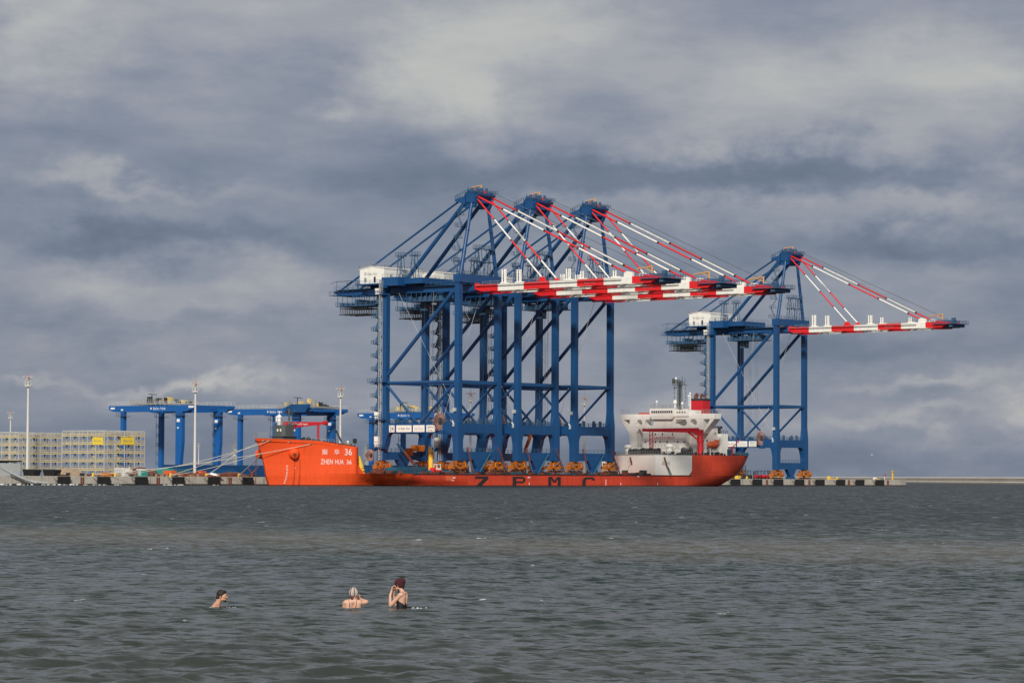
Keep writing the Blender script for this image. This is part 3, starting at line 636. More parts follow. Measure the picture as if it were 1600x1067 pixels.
    def board(u0, u1, fill, nm='sign_board', z0=16.95, z1=19.1):
        m = mk(); m.box((u0, y-.06, z0), (u1, -.95, z1)); b = m.build(nm, 'white', R); t_ = mk(); fill(t_, lambda x, z: (x, y-.09, z), u0, u1); t_.build('lettering', 'ink', b); return b
    board(-27.6, -25.4, lambda t, f, a, b: word(t, '34', f, a+.35, b-.3, 17.2, 18.85))
    def fb(t, f, a, b):
        word(t, 'Baltic Hub', f, a+2.0, b-.7, 17.7, 18.4); t.tube((a+1.2, y-.12, 18.05), (a+1.2, y-.07, 18.05), .12, 6)
        for k in range(6): t.bar((a+1.2+.22*math.cos(k*PI/3), y-.08, 18.05+.22*math.sin(k*PI/3)), (a+1.2+.45*math.cos(k*PI/3), y-.08, 18.05+.45*math.sin(k*PI/3)), .05)
    board(-24.6, -18.3, fb)
    def fc(t, f, a, b):
        for z_ in (17.4, 17.8, 18.15): t.box((a+.5, y-.085, z_), (b-.5, y-.075, z_+.05))
        t.box((a+2, y-.085, 18.6), (b-2, y-.075, 18.68))
    board(-17.6, -12.9, fc)
    def fz(t, f, a, b): word(t, 'ZPMC', f, a+.5, b-.5, 18.0, 18.75); word(t, '振华重工', f, a+.6, b-.6, 17.2, 17.6)
    board(-12.1, -8.5, fz)
    # cable reels
    def reel(c, ax, r, nm):
        m = mk(); c = Vector(c); ex = Vector((1, 0, 0)) if ax == 'x' else Vector((0, 1, 0)); e1 = Vector((0, 1, 0)) if ax == 'x' else Vector((1, 0, 0)); e2 = Vector((0, 0, 1))
        m.tube(c-ex*.25, c+ex*.25, r*.86, 28, 0); m.tube(c-ex*.5, c+ex*.5, r*.25, 14, 0)
        for i in range(26):
            a = 2*PI*i/26; d_ = e1*math.cos(a)+e2*math.sin(a)
            for s_ in (-1, 1): m.bar(c+d_*r*.42+ex*.30*s_, c+d_*r+ex*.32*s_, .085, 1)
        m.tube(c+ex*.5, c-ex*2.0, .3, 8, 0); m.build(nm, ['reel', 'spoke'], R)
    reel((-5.9, -2.0, 20.2), 'x', 2.95, 'cable_reel'); reel((-33.9, -3.0, 9.6), 'x', 1.9, 'cable_reel')
    m = mk(); m.box((-6.9, -1.9, 16.2), (-4.7, -.95, 17.4)); m.build('reel_bracket', 'blue', R)
    m = mk(); m.tube((-1.3, -1.3, 20.4), (-.6, -1.3, 19.2), .3, 8); m.box((-1.1, -1.5, 18.6), (-.5, -1.16, 19.3)); m.build('cable_guide', 'galv', R)
    m = mk(); m.box((-1.0, -1.6, 23.3), (.1, -.97, 24.4)); m.build('junction_box', 'galv', R)
    # wheels
    for (u, v) in ((0, 0), (0, W), (-31.4, 0), (-31.4, W)):
        m = mk(); m.box((u-.5, v-3.2, 6.9), (u+.5, v+3.2, 7.6)); m.prism([(v-1.2, 7.6), (v+1.2, 7.6), (v+.7, 8.1), (v-.7, 8.1)], u-.6, u+.6, axis='x')
        for dv in (-2.3, 2.3):
            m.prism([(v+dv-1.8, 5.3), (v+dv+1.8, 5.3), (v+dv+.9, 6.8), (v+dv-.9, 6.8)], u-.55, u+.55, axis='x'); m.box((u+.55, v+dv-1.5, 5.4), (u+1.1, v+dv-.5, 6.3)); m.box((u+.55, v+dv+.5, 5.5), (u+1.15, v+dv+1.4, 6.6)); m.box((u-1.2, v+dv-1.0, 5.5), (u-.55, v+dv+.6, 6.5)); m.tube((u+1.2, v+dv, 5.9), (u+1.2, v+dv, 7.3), .3, 8)
        for i in range(10):
            a = random.uniform(-3.6, 3.2); z_ = random.uniform(5, 7.6); m.box((u+random.uniform(.2, .9), v+a, z_), (u+random.uniform(1.0, 1.3), v+a+random.uniform(.3, .8), z_+random.uniform(.2, .7)))
        o = m.build('bogie', 'bogie', R); m = mk()
        for i in range(8): m.tube((u-.35, v-3.6+i*1.03, 4.7), (u+.35, v-3.6+i*1.03, 4.7), .42, 12); m.tube((u+.35, v-3.6+i*1.03, 4.7), (u+.55, v-3.6+i*1.03, 4.7), .25, 8, 1)
        m.build('wheel', ['bogie', 'dark'], o)
    # hanging hoist ropes
    for vs_ in ((4, -2.2), (15, 2.2)):
        m = mk()
        for du in (0, 1.5, 4, 5): m.tube((-22+du, CW+vs_[1], 58.5), (-22+du, CW+vs_[1], 20), .035, 4)
        m.build('hoist_rope', 'wire', R)
    m = mk(); m.tube((-3, CW+5, 61.3), (-14, CW, 22), .06, 4); m.tube((-26.5, 2, 61.3), (-12, W-3, 20), .05, 4); m.tube((-12, 2, 61.3), (-26.5, W-3, 20), .05, 4); m.build('erection_rope', 'pwire', R)
    return R
cr1 = crane()
clab = ['blue ship-to-shore crane standing nearest the bow of the orange ship, its 34 board in view', 'blue ship-to-shore crane in the middle of the three on the ship\'s deck', 'blue ship-to-shore crane on the deck nearest the ship\'s white superstructure', 'blue ship-to-shore crane standing apart on the quay behind the ship\'s stern']
cr1['label'] = clab[0]
cranes = [cr1]
for i, (u, v, z) in enumerate(((0, 29.8, ZR), (0, 59.6, ZR), (-49.28, 251.68, 2.2))):
    c = copy_tree(cr1); c.location = site(u, v, z); c['label'] = clab[i+1]; cranes.append(c)

# ------------------------------------------------------------------ heavy-lift ship
CL = -18.5
def se(t, n): t = min(max(t, 0), 1); return (1-(1-t)**n)**(1/n)
def lin(x, pts):
    if x <= pts[0][0]: return pts[0][1]
    for (a, p), (b, q) in zip(pts[:-1], pts[1:]):
        if x <= b: return p+(q-p)*(x-a)/(b-a)
    return pts[-1][1]
stem = [(-3, -65), (0, -66), (3, -67.4), (6, -68.2), (9, -69.2), (11.5, -70.6), (14.2, -72.4)]
FV = -45.5                                     # forecastle's after end
def foc_b(v, z):                               # half-breadth of the forecastle
    vt = lin(z, stem); n = 1.15
    return 17.4*se((v-vt)/(-45-vt), n)
def low_b(v, z):
    vt = lin(z, stem); n = 1.12+lin(v, [(-57, 0), (-48, 1)])*lin(z, [(-3, .0), (0, .06), (2.5, .26), (3.7, .33)])
    end = lin(z, [(0, -12), (2.2, -22), (3.7, -26.6)])
    return max(22.5*se((v-vt)/(end-vt), n), foc_b(v, z)*lin(z, [(-3, lin(v, [(-54, .95), (-45, .84)])), (0, lin(v, [(-54, .98), (-45, .89)])), (3.6, 1)]) if z < 3.65 else foc_b(v, 3.6))
def top_z(v): return lin(v, [(-72.4, 14.15), (-56, 13.4), (-50, 12.3), (-45, 11.6)])
def stern_pts(z, n):                            # outline from side to the stern centreline
    vs_ = lin(z, [(-3, 95), (0, 112), (3.7, 128), (7, 136), (10.7, 140)]); a = lin(z, [(-3, 40), (0, 44), (3.7, 33.5), (7, 28), (10.7, 25.5)]); e = lin(z, [(0, 2.3), (3.7, 2.8), (10.7, 3.3)])
    P = []
    for i in range(n+1):
        th = PI/2*i/n; P.append((22.5*max(0, math.cos(th))**(2/e), vs_+a*math.sin(th)**(2/e)))
    return P
def loft(m, rings, mi=0, closed=True, smooth=True):
    n = len(rings[0]); vs = [p for r in rings for p in r]; fs = []
    for j in range(len(rings)-1):
        for i in range(n if closed else n-1):
            fs.append((j*n+i, j*n+(i+1) % n, (j+1)*n+(i+1) % n, (j+1)*n+i))
    m.add(vs, fs, mi, smooth)
def mirror(side, z):                            # side = [(half breadth, v)] bow to stern
    return [(CL+b, v, z) for b, v in side]+[(CL-b, v, z) for b, v in side[::-1][1:-1]]
ship = thing('heavy_lift_ship', 'long orange-red heavy-lift ship with white stern superstructure and three blue cranes on deck', 'ship', CL, 0, 0)
SO = (-CL, 0, 0)
def sk(): return MB(SO)
m = sk(); rings = []
for z in (-3, .3, .9, 1.6, 2.3, 3.0, 3.7):
    side = []
    vt = lin(z, stem)
    for i in range(41): t = (i/40)**2; v = vt+(-20-vt)*t; side.append((low_b(v, z), v))
    side += [(22.5, v) for v in (0, 30, 60)]
    side += [(p[0], p[1]) for p in stern_pts(z, 26)]
    rings.append(mirror(side, z))
loft(m, rings)
kd = len(rings[0]); m.add(rings[-1], [tuple(range(kd))], 1)
hull = fixn(m.build('hull', ['hull', 'deck'], ship))
hull.data.materials.clear(); hull.data.materials.append(M['hull']); hull.data.materials.append(M['deck']); hull.data.materials.append(M['orange']); hull.data.materials.append(M['boot'])
for p in hull.data.polygons:
    c = p.center
    if p.material_index == 0 and c.y < -27: p.material_index = 2
    if p.material_index in (0, 2) and c.z < .1: p.material_index = 3
    if abs(p.normal.z) < .02 and abs(c.x) > 22.4 and len(p.vertices) == 4: p.use_smooth = False
# forecastle
m = sk(); rings = []
NZ = 12
for j in range(NZ+1):
    q = j/NZ; r_ = []
    for i in range(37):
        t = (i/36)**1.6; v0 = -72.4+(FV+72.4)*t
        z = 3.6+(top_z(v0)-3.6)*q; vt = lin(z, stem); v = vt+(FV-vt)*t; r_.append((foc_b(v, z), v, z))
    rings.append([(CL+b, v, z) for b, v, z in r_]+[(CL-b, v, z) for b, v, z in r_[::-1][:-1]])
loft(m, rings, 0, False)
nf = len(rings[0]); top = rings[-1]
m.add([(x, y, z-.9) for x, y, z in top], [(i, nf-1-i, nf-2-i, i+1) for i in range(0, 36)], 1)
# after wall with a raked foot
ra = [r[36] for r in rings]; rb = [r[37-1+1] if False else r[36+0] for r in rings]
L_ = [r[36] for r in rings]; R_ = [(2*CL-r[36][0], r[36][1], r[36][2]) for r in rings]
for a, b, c, d in zip(L_[:-1], L_[1:], R_[1:], R_[:-1]): m.add([a, b, c, d], [(0, 1, 2, 3), (3, 2, 1, 0)], 0)
m.prism([(FV, 3.7), (FV+2.6, 3.72), (FV, 6.3)], CL-17.2, CL+17.35, 0, axis='x')
foc = m.build('forecastle', ['orange', 'deck'], ship)
def vK(K, z):                    # station on the side shell seen plumb above K
    a, b = -73., -44.
    for _ in range(30):
        c = (a+b)/2
        if .78*(CL+foc_b(c, z))+.626*c < K: a = c
        else: b = c
    return a
def hf(x, z): v = vK(x, z); return (CL+foc_b(v, z)+.09, v-.06, z)
x0 = -40.1; x1 = -31.3; Lx = x1-x0
m = sk()
word(m, '振', hf, x0+.0*Lx, x0+.19*Lx, 9.35, 10.95); m.build('name_lettering', 'text', ship)
m = sk(); word(m, '华', hf, x0+.41*Lx, x0+.58*Lx, 9.35, 10.95); m.build('name_lettering', 'text', ship)
m = sk(); word(m, '36', hf, x0+.76*Lx, x0+1.0*Lx, 9.2, 11.15); m.build('name_lettering', 'text', ship)
m = sk(); word(m, 'ZHEN', hf, x0-.04*Lx, x0+.36*Lx, 6.5, 7.95); m.build('name_lettering', 'text', ship)
m = sk(); word(m, 'HUA', hf, x0+.44*Lx, x0+.72*Lx, 6.5, 7.9); m.build('name_lettering', 'text', ship)
m = sk(); word(m, '36', hf, x0+.82*Lx, x0+.99*Lx, 6.5, 7.8); m.build('name_lettering', 'text', ship)
# big letters amidships
m = sk()
def st(a, b, w_=.55):
    (v0, z0), (v1, z1) = a, b; d = Vector((v1-v0, z1-z0)).normalized(); nx, nz = -d.y*w_, d.x*w_
    m.add([(4.06, v0+nx, z0+nz), (4.06, v0-nx, z0-nz), (4.06, v1-nx, z1-nz), (4.06, v1+nx, z1+nz)], [(0, 1, 2, 3), (3, 2, 1, 0)])
def rect(v0, v1, z0, z1): m.add([(4.06, v0, z0), (4.06, v1, z0), (4.06, v1, z1), (4.06, v0, z1)], [(0, 1, 2, 3), (3, 2, 1, 0)])
rect(3.6, 10.2, 2.3, 3.05); m.add([(4.06, 7.7, 2.3), (4.06, 10.2, 2.3), (4.06, 6.2, -.3), (4.06, 3.4, -.3)], [(0, 1, 2, 3), (3, 2, 1, 0)]); m.build('hull_letter', 'blk', ship)
m = sk(); rect(22.4, 24.2, -.3, 3.05); rect(24.2, 27.4, 2.4, 3.05); rect(24.2, 27.4, .95, 1.55); m.add([(4.06, 27.4, 3.05), (4.06, 28.9, 2.6), (4.06, 28.9, 1.4), (4.06, 27.4, .95), (4.06, 27.4, 1.55), (4.06, 27.6, 1.7), (4.06, 27.6, 2.3), (4.06, 27.4, 2.4)], [(0, 1, 2, 3, 4, 5, 6, 7), (7, 6, 5, 4, 3, 2, 1, 0)]); m.build('hull_letter', 'blk', ship)
m = sk(); rect(40.7, 42.3, -.3, 3.0); rect(45.7, 47.3, -.3, 3.0); m.add([(4.06, 41.5, 3.0), (4.06, 42.7, 3.0), (4.06, 44.6, 1.2), (4.06, 43.4, 1.2)], [(0, 1, 2, 3), (3, 2, 1, 0)]); m.add([(4.06, 46.5, 3.0), (4.06, 45.3, 3.0), (4.06, 43.4, 1.2), (4.06, 44.6, 1.2)], [(0, 1, 2, 3), (3, 2, 1, 0)]); m.build('hull_letter', 'blk', ship)
m = sk(); rect(58.8, 60.6, -.3, 1.9); rect(60.6, 64.4, 2.3, 2.95); m.add([(4.06, 58.8, 1.9), (4.06, 60.6, 1.9), (4.06, 60.9, 2.3), (4.06, 60.6, 2.95), (4.06, 59.6, 2.7)], [(0, 1, 2, 3, 4), (4, 3, 2, 1, 0)]); m.add([(4.06, 64.4, 2.95), (4.06, 65.4, 2.6), (4.06, 65.6, 1.9), (4.06, 64.0, 1.9), (4.06, 64.2, 2.3)], [(0, 1, 2, 3, 4), (4, 3, 2, 1, 0)]); m.build('hull_letter', 'blk', ship)

m = sk()                          # draught marks, load marks and small stencils
for v in (30.8, 71.5, 79.7, 100.5): m.box((4.0, v, .35), (4.05, v+.22, 2.2 if v == 71.5 else 1.2))
for v, z in ((-9, 2.2), (-8, 1.6), (-7.2, 2.4), (30.2, 2.6), (89, 3.1)): m.box((4.0, v, z), (4.05, v+1.2, z+.35))
for i in range(9):
    z = .6+i*.64; v = vK(-50.2, max(z, 3.6)); p = foc_b(v, z) if z > 3.6 else low_b(v, z); m.box((CL+p-.2, v-.35, z), (CL+p+.12, v+.0, z+.28))
v = vK(-48.0, 6)
for a, c, z0, z1 in ((0, .9, 5.2, 5.45), (.2, .5, 5.45, 6.2), (.2, 1.0, 6.2, 6.4)): m.box((CL+foc_b(v, z0)+.02, v+a, z0), (CL+foc_b(v, z0)+.14, v+c, z1))
m.build('draught_marks', 'text', ship)
m = sk()                          # rubbing plates and scuttles
m.box((4.0, -10.6, 1.7), (4.07, -7.4, 3.2)); m.build('hull_patch', 'oran2', ship)
m = sk(); m.box((4.0, -26, 3.55), (4.2, 120, 3.78)); m.build('deck_edge', 'dark', ship)
# anchor housings
for s_ in (1, -1):
    m = sk(); v = -62.2; z = 9.6; b = foc_b(v, z); n_ = Vector((.8*s_, -.62, -.32)).normalized(); c0 = Vector((CL+s_*(b-1.2), v+.6, z+.5))
    m.tube(c0, c0+n_*2.0, 1.75, 18, r2=1.65, cap=False); m.tube(c0+n_*2.0, c0+n_*3.2, 1.65, 18, r2=.95); m.sphere(c0+n_*.3, 1.75, 0, 14)
    o = m.build('anchor_housing', 'orange', ship); m = sk(); m.tube(c0+n_*3.1, c0+n_*3.32, .55, 12); m.build('anchor', 'rust', o)
    if s_ < 0: 
        m = sk(); p = c0+n_*3.2; m.tube(p, (p.x, p.y-.1, -.5), .12, 6); m.build('anchor_chain', 'rust', ship)
    else:
        m = sk(); p = c0+n_*3.2; [m.bar((CL+low_b(vK(K_, 3.7), z_)+.12, vK(K_, 3.7)-.1, z_) if z_ < 3.6 else (CL+foc_b(vK(K_, z_), z_)+.12, vK(K_, z_)-.1, z_), (CL+foc_b(vK(K_, z_+1), z_+1)+.12, vK(K_, z_+1)-.1, z_+1), .05) for K_ in (-48.2, -46.6) for z_ in range(0, 8)]; m.build('anchor_chain', 'dark', ship)
# fairleads
m = sk()
for v, z in ((-70.2, 13.5), (-68.9, 13.45), (-64.0, 13.1), (-58.7, 12.4)):
    b = foc_b(v, z); m.tube((CL+b-.4, v+.2, z), (CL+b+.10, v-.12, z), .3, 12)
    if v > -70: m.tube((CL-b+.4, v+.2, z), (CL-b-.10, v-.12, z), .3, 12)
m.build('fairlead', 'rust', ship)
# foredeck: railing, grey deckhouse with radar, winches, bollards
m = sk(); m.rail([(CL-1.5, -71.2, 14.0), (CL, -71.9, 14.1), (CL+2.5, -69.6, 14.0)], 1.6, .6, .06)
m.rail([(CL+9, -60, 13.3), (CL+14.5, -53, 12.8)], 1.0, 1.5, .05); m.rail([(CL+14.9, -52, 12.4), (CL+17.0, -45.8, 11.6)], 1.0, 1.2, .05); m.build('bow_railing', 'grey', ship)
m = sk(); m.box((CL-3.2, -61.6, 13.4), (CL+1.2, -55.4, 14.8)); m.prism([(CL-2.9, -61.3), (CL+.2, -61.3), (CL+1.0, -60.2), (CL+1.0, -56.5), (CL+.2, -55.8), (CL-2.9, -55.8)], 14.8, 18.2, axis='z'); m.box((CL-3.5, -61.9, 14.7), (CL+1.6, -55.0, 14.85))
bh = m.build('bow_deckhouse', 'dgrey', ship); m = sk(); 
for a in (-1.4, -.2): m.box((CL+a, -61.36, 16.3), (CL+a+.5, -61.28, 17.0)) 
m.build('window', 'white', bh)
m = sk(); m.rail([(CL-2.9, -61.2, 18.2), (CL+1.0, -61.0, 18.2), (CL+1.0, -56, 18.2)], 1.1, .9, .05)
m.build('roof_railing', 'grey', bh)
m = sk(); m.tube((CL-1.2, -60.6, 18.2), (CL-1.2, -60.6, 20.4), .55, 10); m.sphere((CL-1.2, -60.6, 20.6), .75, 0, 12); m.box((CL-2.4, -60.9, 19.0), (CL-1.9, -60.4, 20.9)); m.tube((CL-1.2, -60.6, 21.2), (CL-1.2, -60.6, 22.2), .12, 6); m.sphere((CL-1.2, -60.6, 22.1), .3, 0, 8); m.build('radar_dome', 'text', ship)
m = sk(); m.tube((CL, -57.6, 18.2), (CL, -57.6, 23.2), .3, 8); m.box((CL-1.8, -58, 21.6), (CL+1.8, -57.2, 21.8)); m.bar((CL-2.3, -57.6, 22.2), (CL+2.5, -57.6, 22.4), .1); m.sphere((CL+2.2, -57.6, 22.5), .3); m.sphere((CL-2.2, -57.6, 22.3), .3); m.bar((CL, -57.6, 23), (CL, -57.6, 25.6), .05)
m.build('foremast', 'dgrey', ship)
for (u, v, r_, s_) in ((CL+6.3, -56.8, 1.25, 0), (CL+8.5, -55.0, 1.1, 0), (CL+10.4, -53.2, .8, 0)):
    m = sk(); z = 13.0-(v+57)*.18; m.tube((u-.9, v, z), (u+.9, v, z), r_, 16); m.tube((u-1.0, v, z), (u-.8, v, z), r_*1.3, 16); m.tube((u+.8, v, z), (u+1.0, v, z), r_*1.3, 16); m.box((u-1.4, v-1, z-1.6), (u+1.4, v+1, z-.9)); m.box((u+1.0, v-.5, z-1), (u+1.8, v+.5, z+.4)); m.build('winch', 'dark', ship)
m = sk()
for i in range(12):
    t = i/11; v = -54.5+t*8.4; b = foc_b(v, 11)-.9; z = top_z(v)-.2; m.tube((CL+b, v, z-.5), (CL+b, v, z+.55), .28, 8); m.tube((CL+b-.2, v, z+.3), (CL+b+.2, v, z+.3), .45, 8)
m.build('bollard', 'dark', ship)
m = sk(); m.tube((CL+13.6, -47.4, 11.2), (CL+11.2, -48.6, 16.4), .28, 8); m.bar((CL+11.2, -48.6, 16.4), (CL+11.4, -49.4, 16.6), .3); m.bar((CL+11.0, -48.9, 16.3), (CL+11.0, -48.9, 14.2), .04); m.sphere((CL+11, -48.9, 13.9), .3); m.box((CL+14, -46.6, 11), (CL+15, -45.8, 12.6)); m.build('deck_davit', 'dark', ship)
m = sk(); m.box((CL+14.0, -47.3, 11.2), (CL+14.8, -46.6, 12.7)); m.sphere((CL+14.4, -47, 13.2), .4, 1); m.build('deck_locker', ['yellow', 'text'], ship)
m = sk(); m.bar((CL+16.6, -46.2, 11.4), (CL+16.6, -46.2, 13.2), .08); m.box((CL+16.1, -46.7, 12.8), (CL+17.2, -46.1, 14.2)); m.build('searchlight', 'dark', ship)
# aft white raised deck, oblique front
F1 = (4.0, 99.0); F2 = (-41.0, 133.0)
m = sk(); pl = [(4.0, 99.0), (4.0, 120.8), (4.0, 128), (-41.0, 140), (-41.0, 133.0)]
m.add([(4.0, 99.0, 3.7), (4.0, 120.6, 3.7), (4.0, 120.6, 10.7), (4.0, 99.0, 10.75), (-22, 108, 3.7), (-22, 108, 10.75), (-22, 128, 3.7), (-22, 128, 10.75), (-41, 129, 3.7), (-41, 129, 10.75)], [(0, 1, 2, 3), (4, 0, 3, 5), (6, 4, 5, 7), (8, 6, 7, 9)])
m.build('raised_deck_wall', 'cream', ship)
m = sk(); sp_ = stern_pts(10.7, 26); outl = [(4.0, 99.0), (4.0, 120)]+[(CL+b, v) for b, v in sp_]+[(CL-b, v) for b, v in sp_[::-1][1:]]+[(-41, 129), (-22, 128), (-22, 108)]
m.add([(x, y, 10.6) for x, y in outl], [tuple(range(len(outl)))]); m.build('poop_deck', 'deck', ship)
m = sk(); m.add([(4.03, 98.9, 10.55), (4.03, 120.6, 10.5), (4.03, 120.6, 10.75), (4.03, 98.9, 10.85), (-22, 107.9, 10.55), (-22, 107.9, 10.85)], [(0, 1, 2, 3), (4, 0, 3, 5)]); m.build('deck_edge', 'grey', ship)
# stern shell, swept up from the main deck
m = sk(); rings = []
zz = [3.6, 4.5, 5.5, 6.6, 7.7, 8.8, 9.8, 10.7]
for z in zz:
    v0 = 118.2+2.6*min(1, (z-3.6)/2.2)**.55; q = [(22.5, v0), (22.5, 124)]+stern_pts(z, 30)
    full = q+[(-b, v) for b, v in q[::-1]]
    rings.append([(CL+b, v+(0 if b > 0 or abs(b) < 22.4 else (10 if v < 125 else 0)), z) for b, v in full])
loft(m, rings, 0, False)
aft = fixn(m.build('stern_shell', 'hull', ship))
m = sk(); r = rings[-1]; m.rail([r[i] for i in range(4, 33, 4)], 1.1, 2, .05); m.rail([(3.9, 99.5, 10.7), (3.9, 122, 10.7)], 1.1, 1.5, .05); m.rail([(3.9, 99.5, 10.7), (-21.8, 108.4, 10.7), (-21.8, 128.5, 10.7), (-40, 129.5, 10.7)], 1.1, 1.5, .05); m.build('railing', 'grey', ship)
# ladder streaks and side gangways hung against the white wall
for v in (99.9, 112.5) if False else (101.0,):
    pass
for (pu, pv) in ((-9.6, 103.0), (3.95, 104.2)):
    m = sk(); o_ = .5
    m.bar((pu+o_, pv-.4, 9.8), (pu+o_+.3, pv+.8, 6.6), .28); m.bar((pu+o_+.3, pv+.8, 6.6), (pu+o_+.6, pv+2.2, 3.9), .14, 1); m.bar((pu+o_+.3, pv+1.4, 6.6), (pu+o_+.6, pv+2.9, 3.9), .14, 1); m.rail([(pu+o_, pv-1.6, 7.5), (pu+o_, pv+2.6, 7.5)], .9, .8, .06, 2)
    m.build('side_gangway', ['rust', 'dark', 'grey'], ship)
# superstructure
v0 = 135
m = sk(); m.box((-27.4, v0, 10.6), (-9.2, v0+15, 20.2)); m.box((-22.6, v0+.1, 20.2), (-13.2, v0+14, 24.2)); m.box((-9.2, v0+3, 10.6), (.4, v0+6, 20.4)); m.box((-13.2, v0+9, 10.6), (-7.6, v0+13.9, 23.2)); m.box((-29.5, v0-3, 10.6), (-9, v0, 13.4)); m.box((-27.2, v0-.5, 13.4), (-9.4, v0, 15.0))
hs = m.build('accommodation_block', 'cream', ship)
m = sk()
for z, us in ((22.9, (-21.2, -19.0, -14.6)), (18.1, (-22.3, -19.2, -14.8)), (15.4, (-26.6, -22.2, -20.2, -17.2, -12.6, -9.8))):
    for u in us: m.box((u, v0-.06 if z > 15.1 else v0-.56, z-.35), (u+.45, v0+.02 if z > 15.1 else v0-.5, z+.35))
for z in (13, 15.5, 18): m.box((.4, v0+4.2, z), (.46, v0+4.7, z+.7)); m.box((-2.2, v0+2.94, z), (-1.7, v0+3, z+.6))
m.build('window', 'glass', hs)
m = sk(); word(m, 'SAFETY FIRST', lambda x, z: (x, v0-.08, z), -22.6, -13.6, 16.35, 17.25); m.build('lettering', 'gtext', hs)
# bridge wings: beam with rounded openings, towers and brackets
m = sk(); a, b = v0-.4, v0+3.4
m.box((-36.9, a, 23.3), (3.6, b, 25.2)); m.box((-33.0, a+.02, 10.6), (-30.0, b-.02, 23.3)); m.box((-30.0, a+.04, 20.2), (-9.5, b-.04, 21.0)); m.box((-27.6, a+.03, 21.0), (-26.4, b-.03, 23.3)); m.box((-22.6, a+.03, 21.0), (-13.2, b-.03, 23.3)); m.box((-8.2, a+.03, 21.0), (-7.0, b-.03, 23.3)); m.box((-9.5, a+.05, 20.2), (-1.4, b-.05, 21.0)); m.box((-4.0, a+.02, 18.5), (-1.2, b-.02, 23.3))
for q in ((-30, -1), (-27.6, 1), (-26.4, -1), (-22.6, 1), (-13.2, -1), (-8.2, 1), (-7, -1), (-4, 1)): pass
m.prism([(-36.9, 23.3), (-35.6, 23.3), (-33, 20.0), (-33, 18.2)], a+.05, b-.05); m.prism([(3.4, 23.3), (2.0, 23.3), (-1.2, 19.9), (-1.2, 18.2)], a+.05, b-.05)
for (u, s_) in ((-30, 1), (-27.4, -1)): m.prism([(u, 20.2), (u+s_*1.3, 20.2), (u, 18.6)], a+.06, b-.06)
for u in (-30.0, -26.4, -13.2, -7.0): m.prism([(u, 23.3), (u+.8, 23.3), (u, 22.5)], a+.07, b-.07); m.prism([(u, 21.0), (u+.8, 21.0), (u, 21.7)], a+.07, b-.07)
for u in (-27.6, -22.6, -8.2, -4.0): m.prism([(u, 23.3), (u-.8, 23.3), (u, 22.5)], a+.07, b-.07); m.prism([(u, 21.0), (u-.8, 21.0), (u, 21.7)], a+.07, b-.07)
bwg = m.build('bridge_wing', 'cream', ship)
m = sk(); m.rail([(-36.8, a, 25.2), (-33, a, 25.2)], 1.5, .9, .07); m.rail([(-2, a, 25.2), (3.5, a, 25.2), (3.5, b, 25.2)], 1.3, .9, .08); m.build('railing', 'grey', bwg)
m = sk(); m.box((-29, a-.03, 25.2), (-23.7, b, 25.65)); m.box((-12.8, a-.03, 25.2), (-7.8, b, 25.65)); m.build('trim', 'red', bwg)
m = sk(); m.box((-23.4, v0-1.6, 24.2), (-13.0, v0+8, 27.1)); m.box((-13.0, v0-.8, 24.3), (-7.2, v0+7, 26.5)); m.prism([(-23.4, 24.2), (-13, 24.2), (-13.8, 23.4), (-22.6, 23.4)], v0-1.5, v0-.4); wh = m.build('wheelhouse', 'cream', ship)
m = sk()
for i in range(10): m.box((-22.6+i*.93, v0-1.66, 25.5), (-21.95+i*.93, v0-1.58, 26.3))
for i in range(4): m.box((-12.4+i*1.1, v0-.86, 25.5), (-11.8+i*1.1, v0-.78, 25.95))
m.build('window', 'glass', wh)
m = sk(); m.rail([(-23.2, v0-1.5, 27.1), (-13, v0-1.5, 27.1)], 1.2, .9, .06); m.rail([(-13, v0-.7, 26.6), (-7.3, v0-.7, 26.6)], 1.2, .9, .06)
for u, h in ((-22.5, 2.2), (-19, 1.4), (-17.5, 1.7), (-15.8, 1.2), (-11, 1.6), (-9.5, 2.0)): m.bar((u, v0, 27), (u, v0, 27+h), .13)
m.build('roof_railing', 'grey', wh)
m = sk()                         # lattice radar mast
mu, mv = -12.6, v0+1.5
for du, dv in ((-.45, -.45), (.45, -.45), (.45, .45), (-.45, .45)): m.bar((mu+du*1.3, mv+dv*1.3, 26.8), (mu+du, mv+dv, 37.0), .14)
m.box((mu-.3, mv-.3, 26.8), (mu+.3, mv+.3, 36.5))
for z in np.arange(27, 36.8, 1.2): m.bar((mu-.5, mv-.5, z), (mu+.5, mv-.5, z+1), .07); m.bar((mu+.5, mv-.5, z), (mu-.5, mv-.5, z+1), .07)
m.box((mu-2.6, mv-1, 35.2), (mu+2.6, mv+1, 35.35)); m.rail([(mu-2.6, mv-1, 35.3), (mu+2.6, mv-1, 35.3)], 1.1, .7, .07); m.box((mu-2.0, mv-1.1, 34.2), (mu-.6, mv-.8, 34.6)); m.box((mu-2.7, mv-.9, 35.9), (mu-1.3, mv+.4, 37.6)); m.bar((mu+1.0, mv, 35.3), (mu+1.0, mv, 38.2), .1); m.bar((mu+2.2, mv, 35.3), (mu+2.2, mv, 37.5), .06)
for du in (-2.4, 2.5):
    m.bar((mu+du, mv, 35.2), (mu+du, mv, 29.5), .05)
    for z in (34, 32.5, 31, 29.6): m.sphere((mu+du, mv, z), .22, 0, 6)
m.bar((mu-2.4, mv, 30.0), (mu-1, mv, 27.5), .05); m.bar((mu+2.5, mv, 30.0), (mu+1, mv, 27.5), .05)
m.build('radar_mast', 'dgrey', ship)
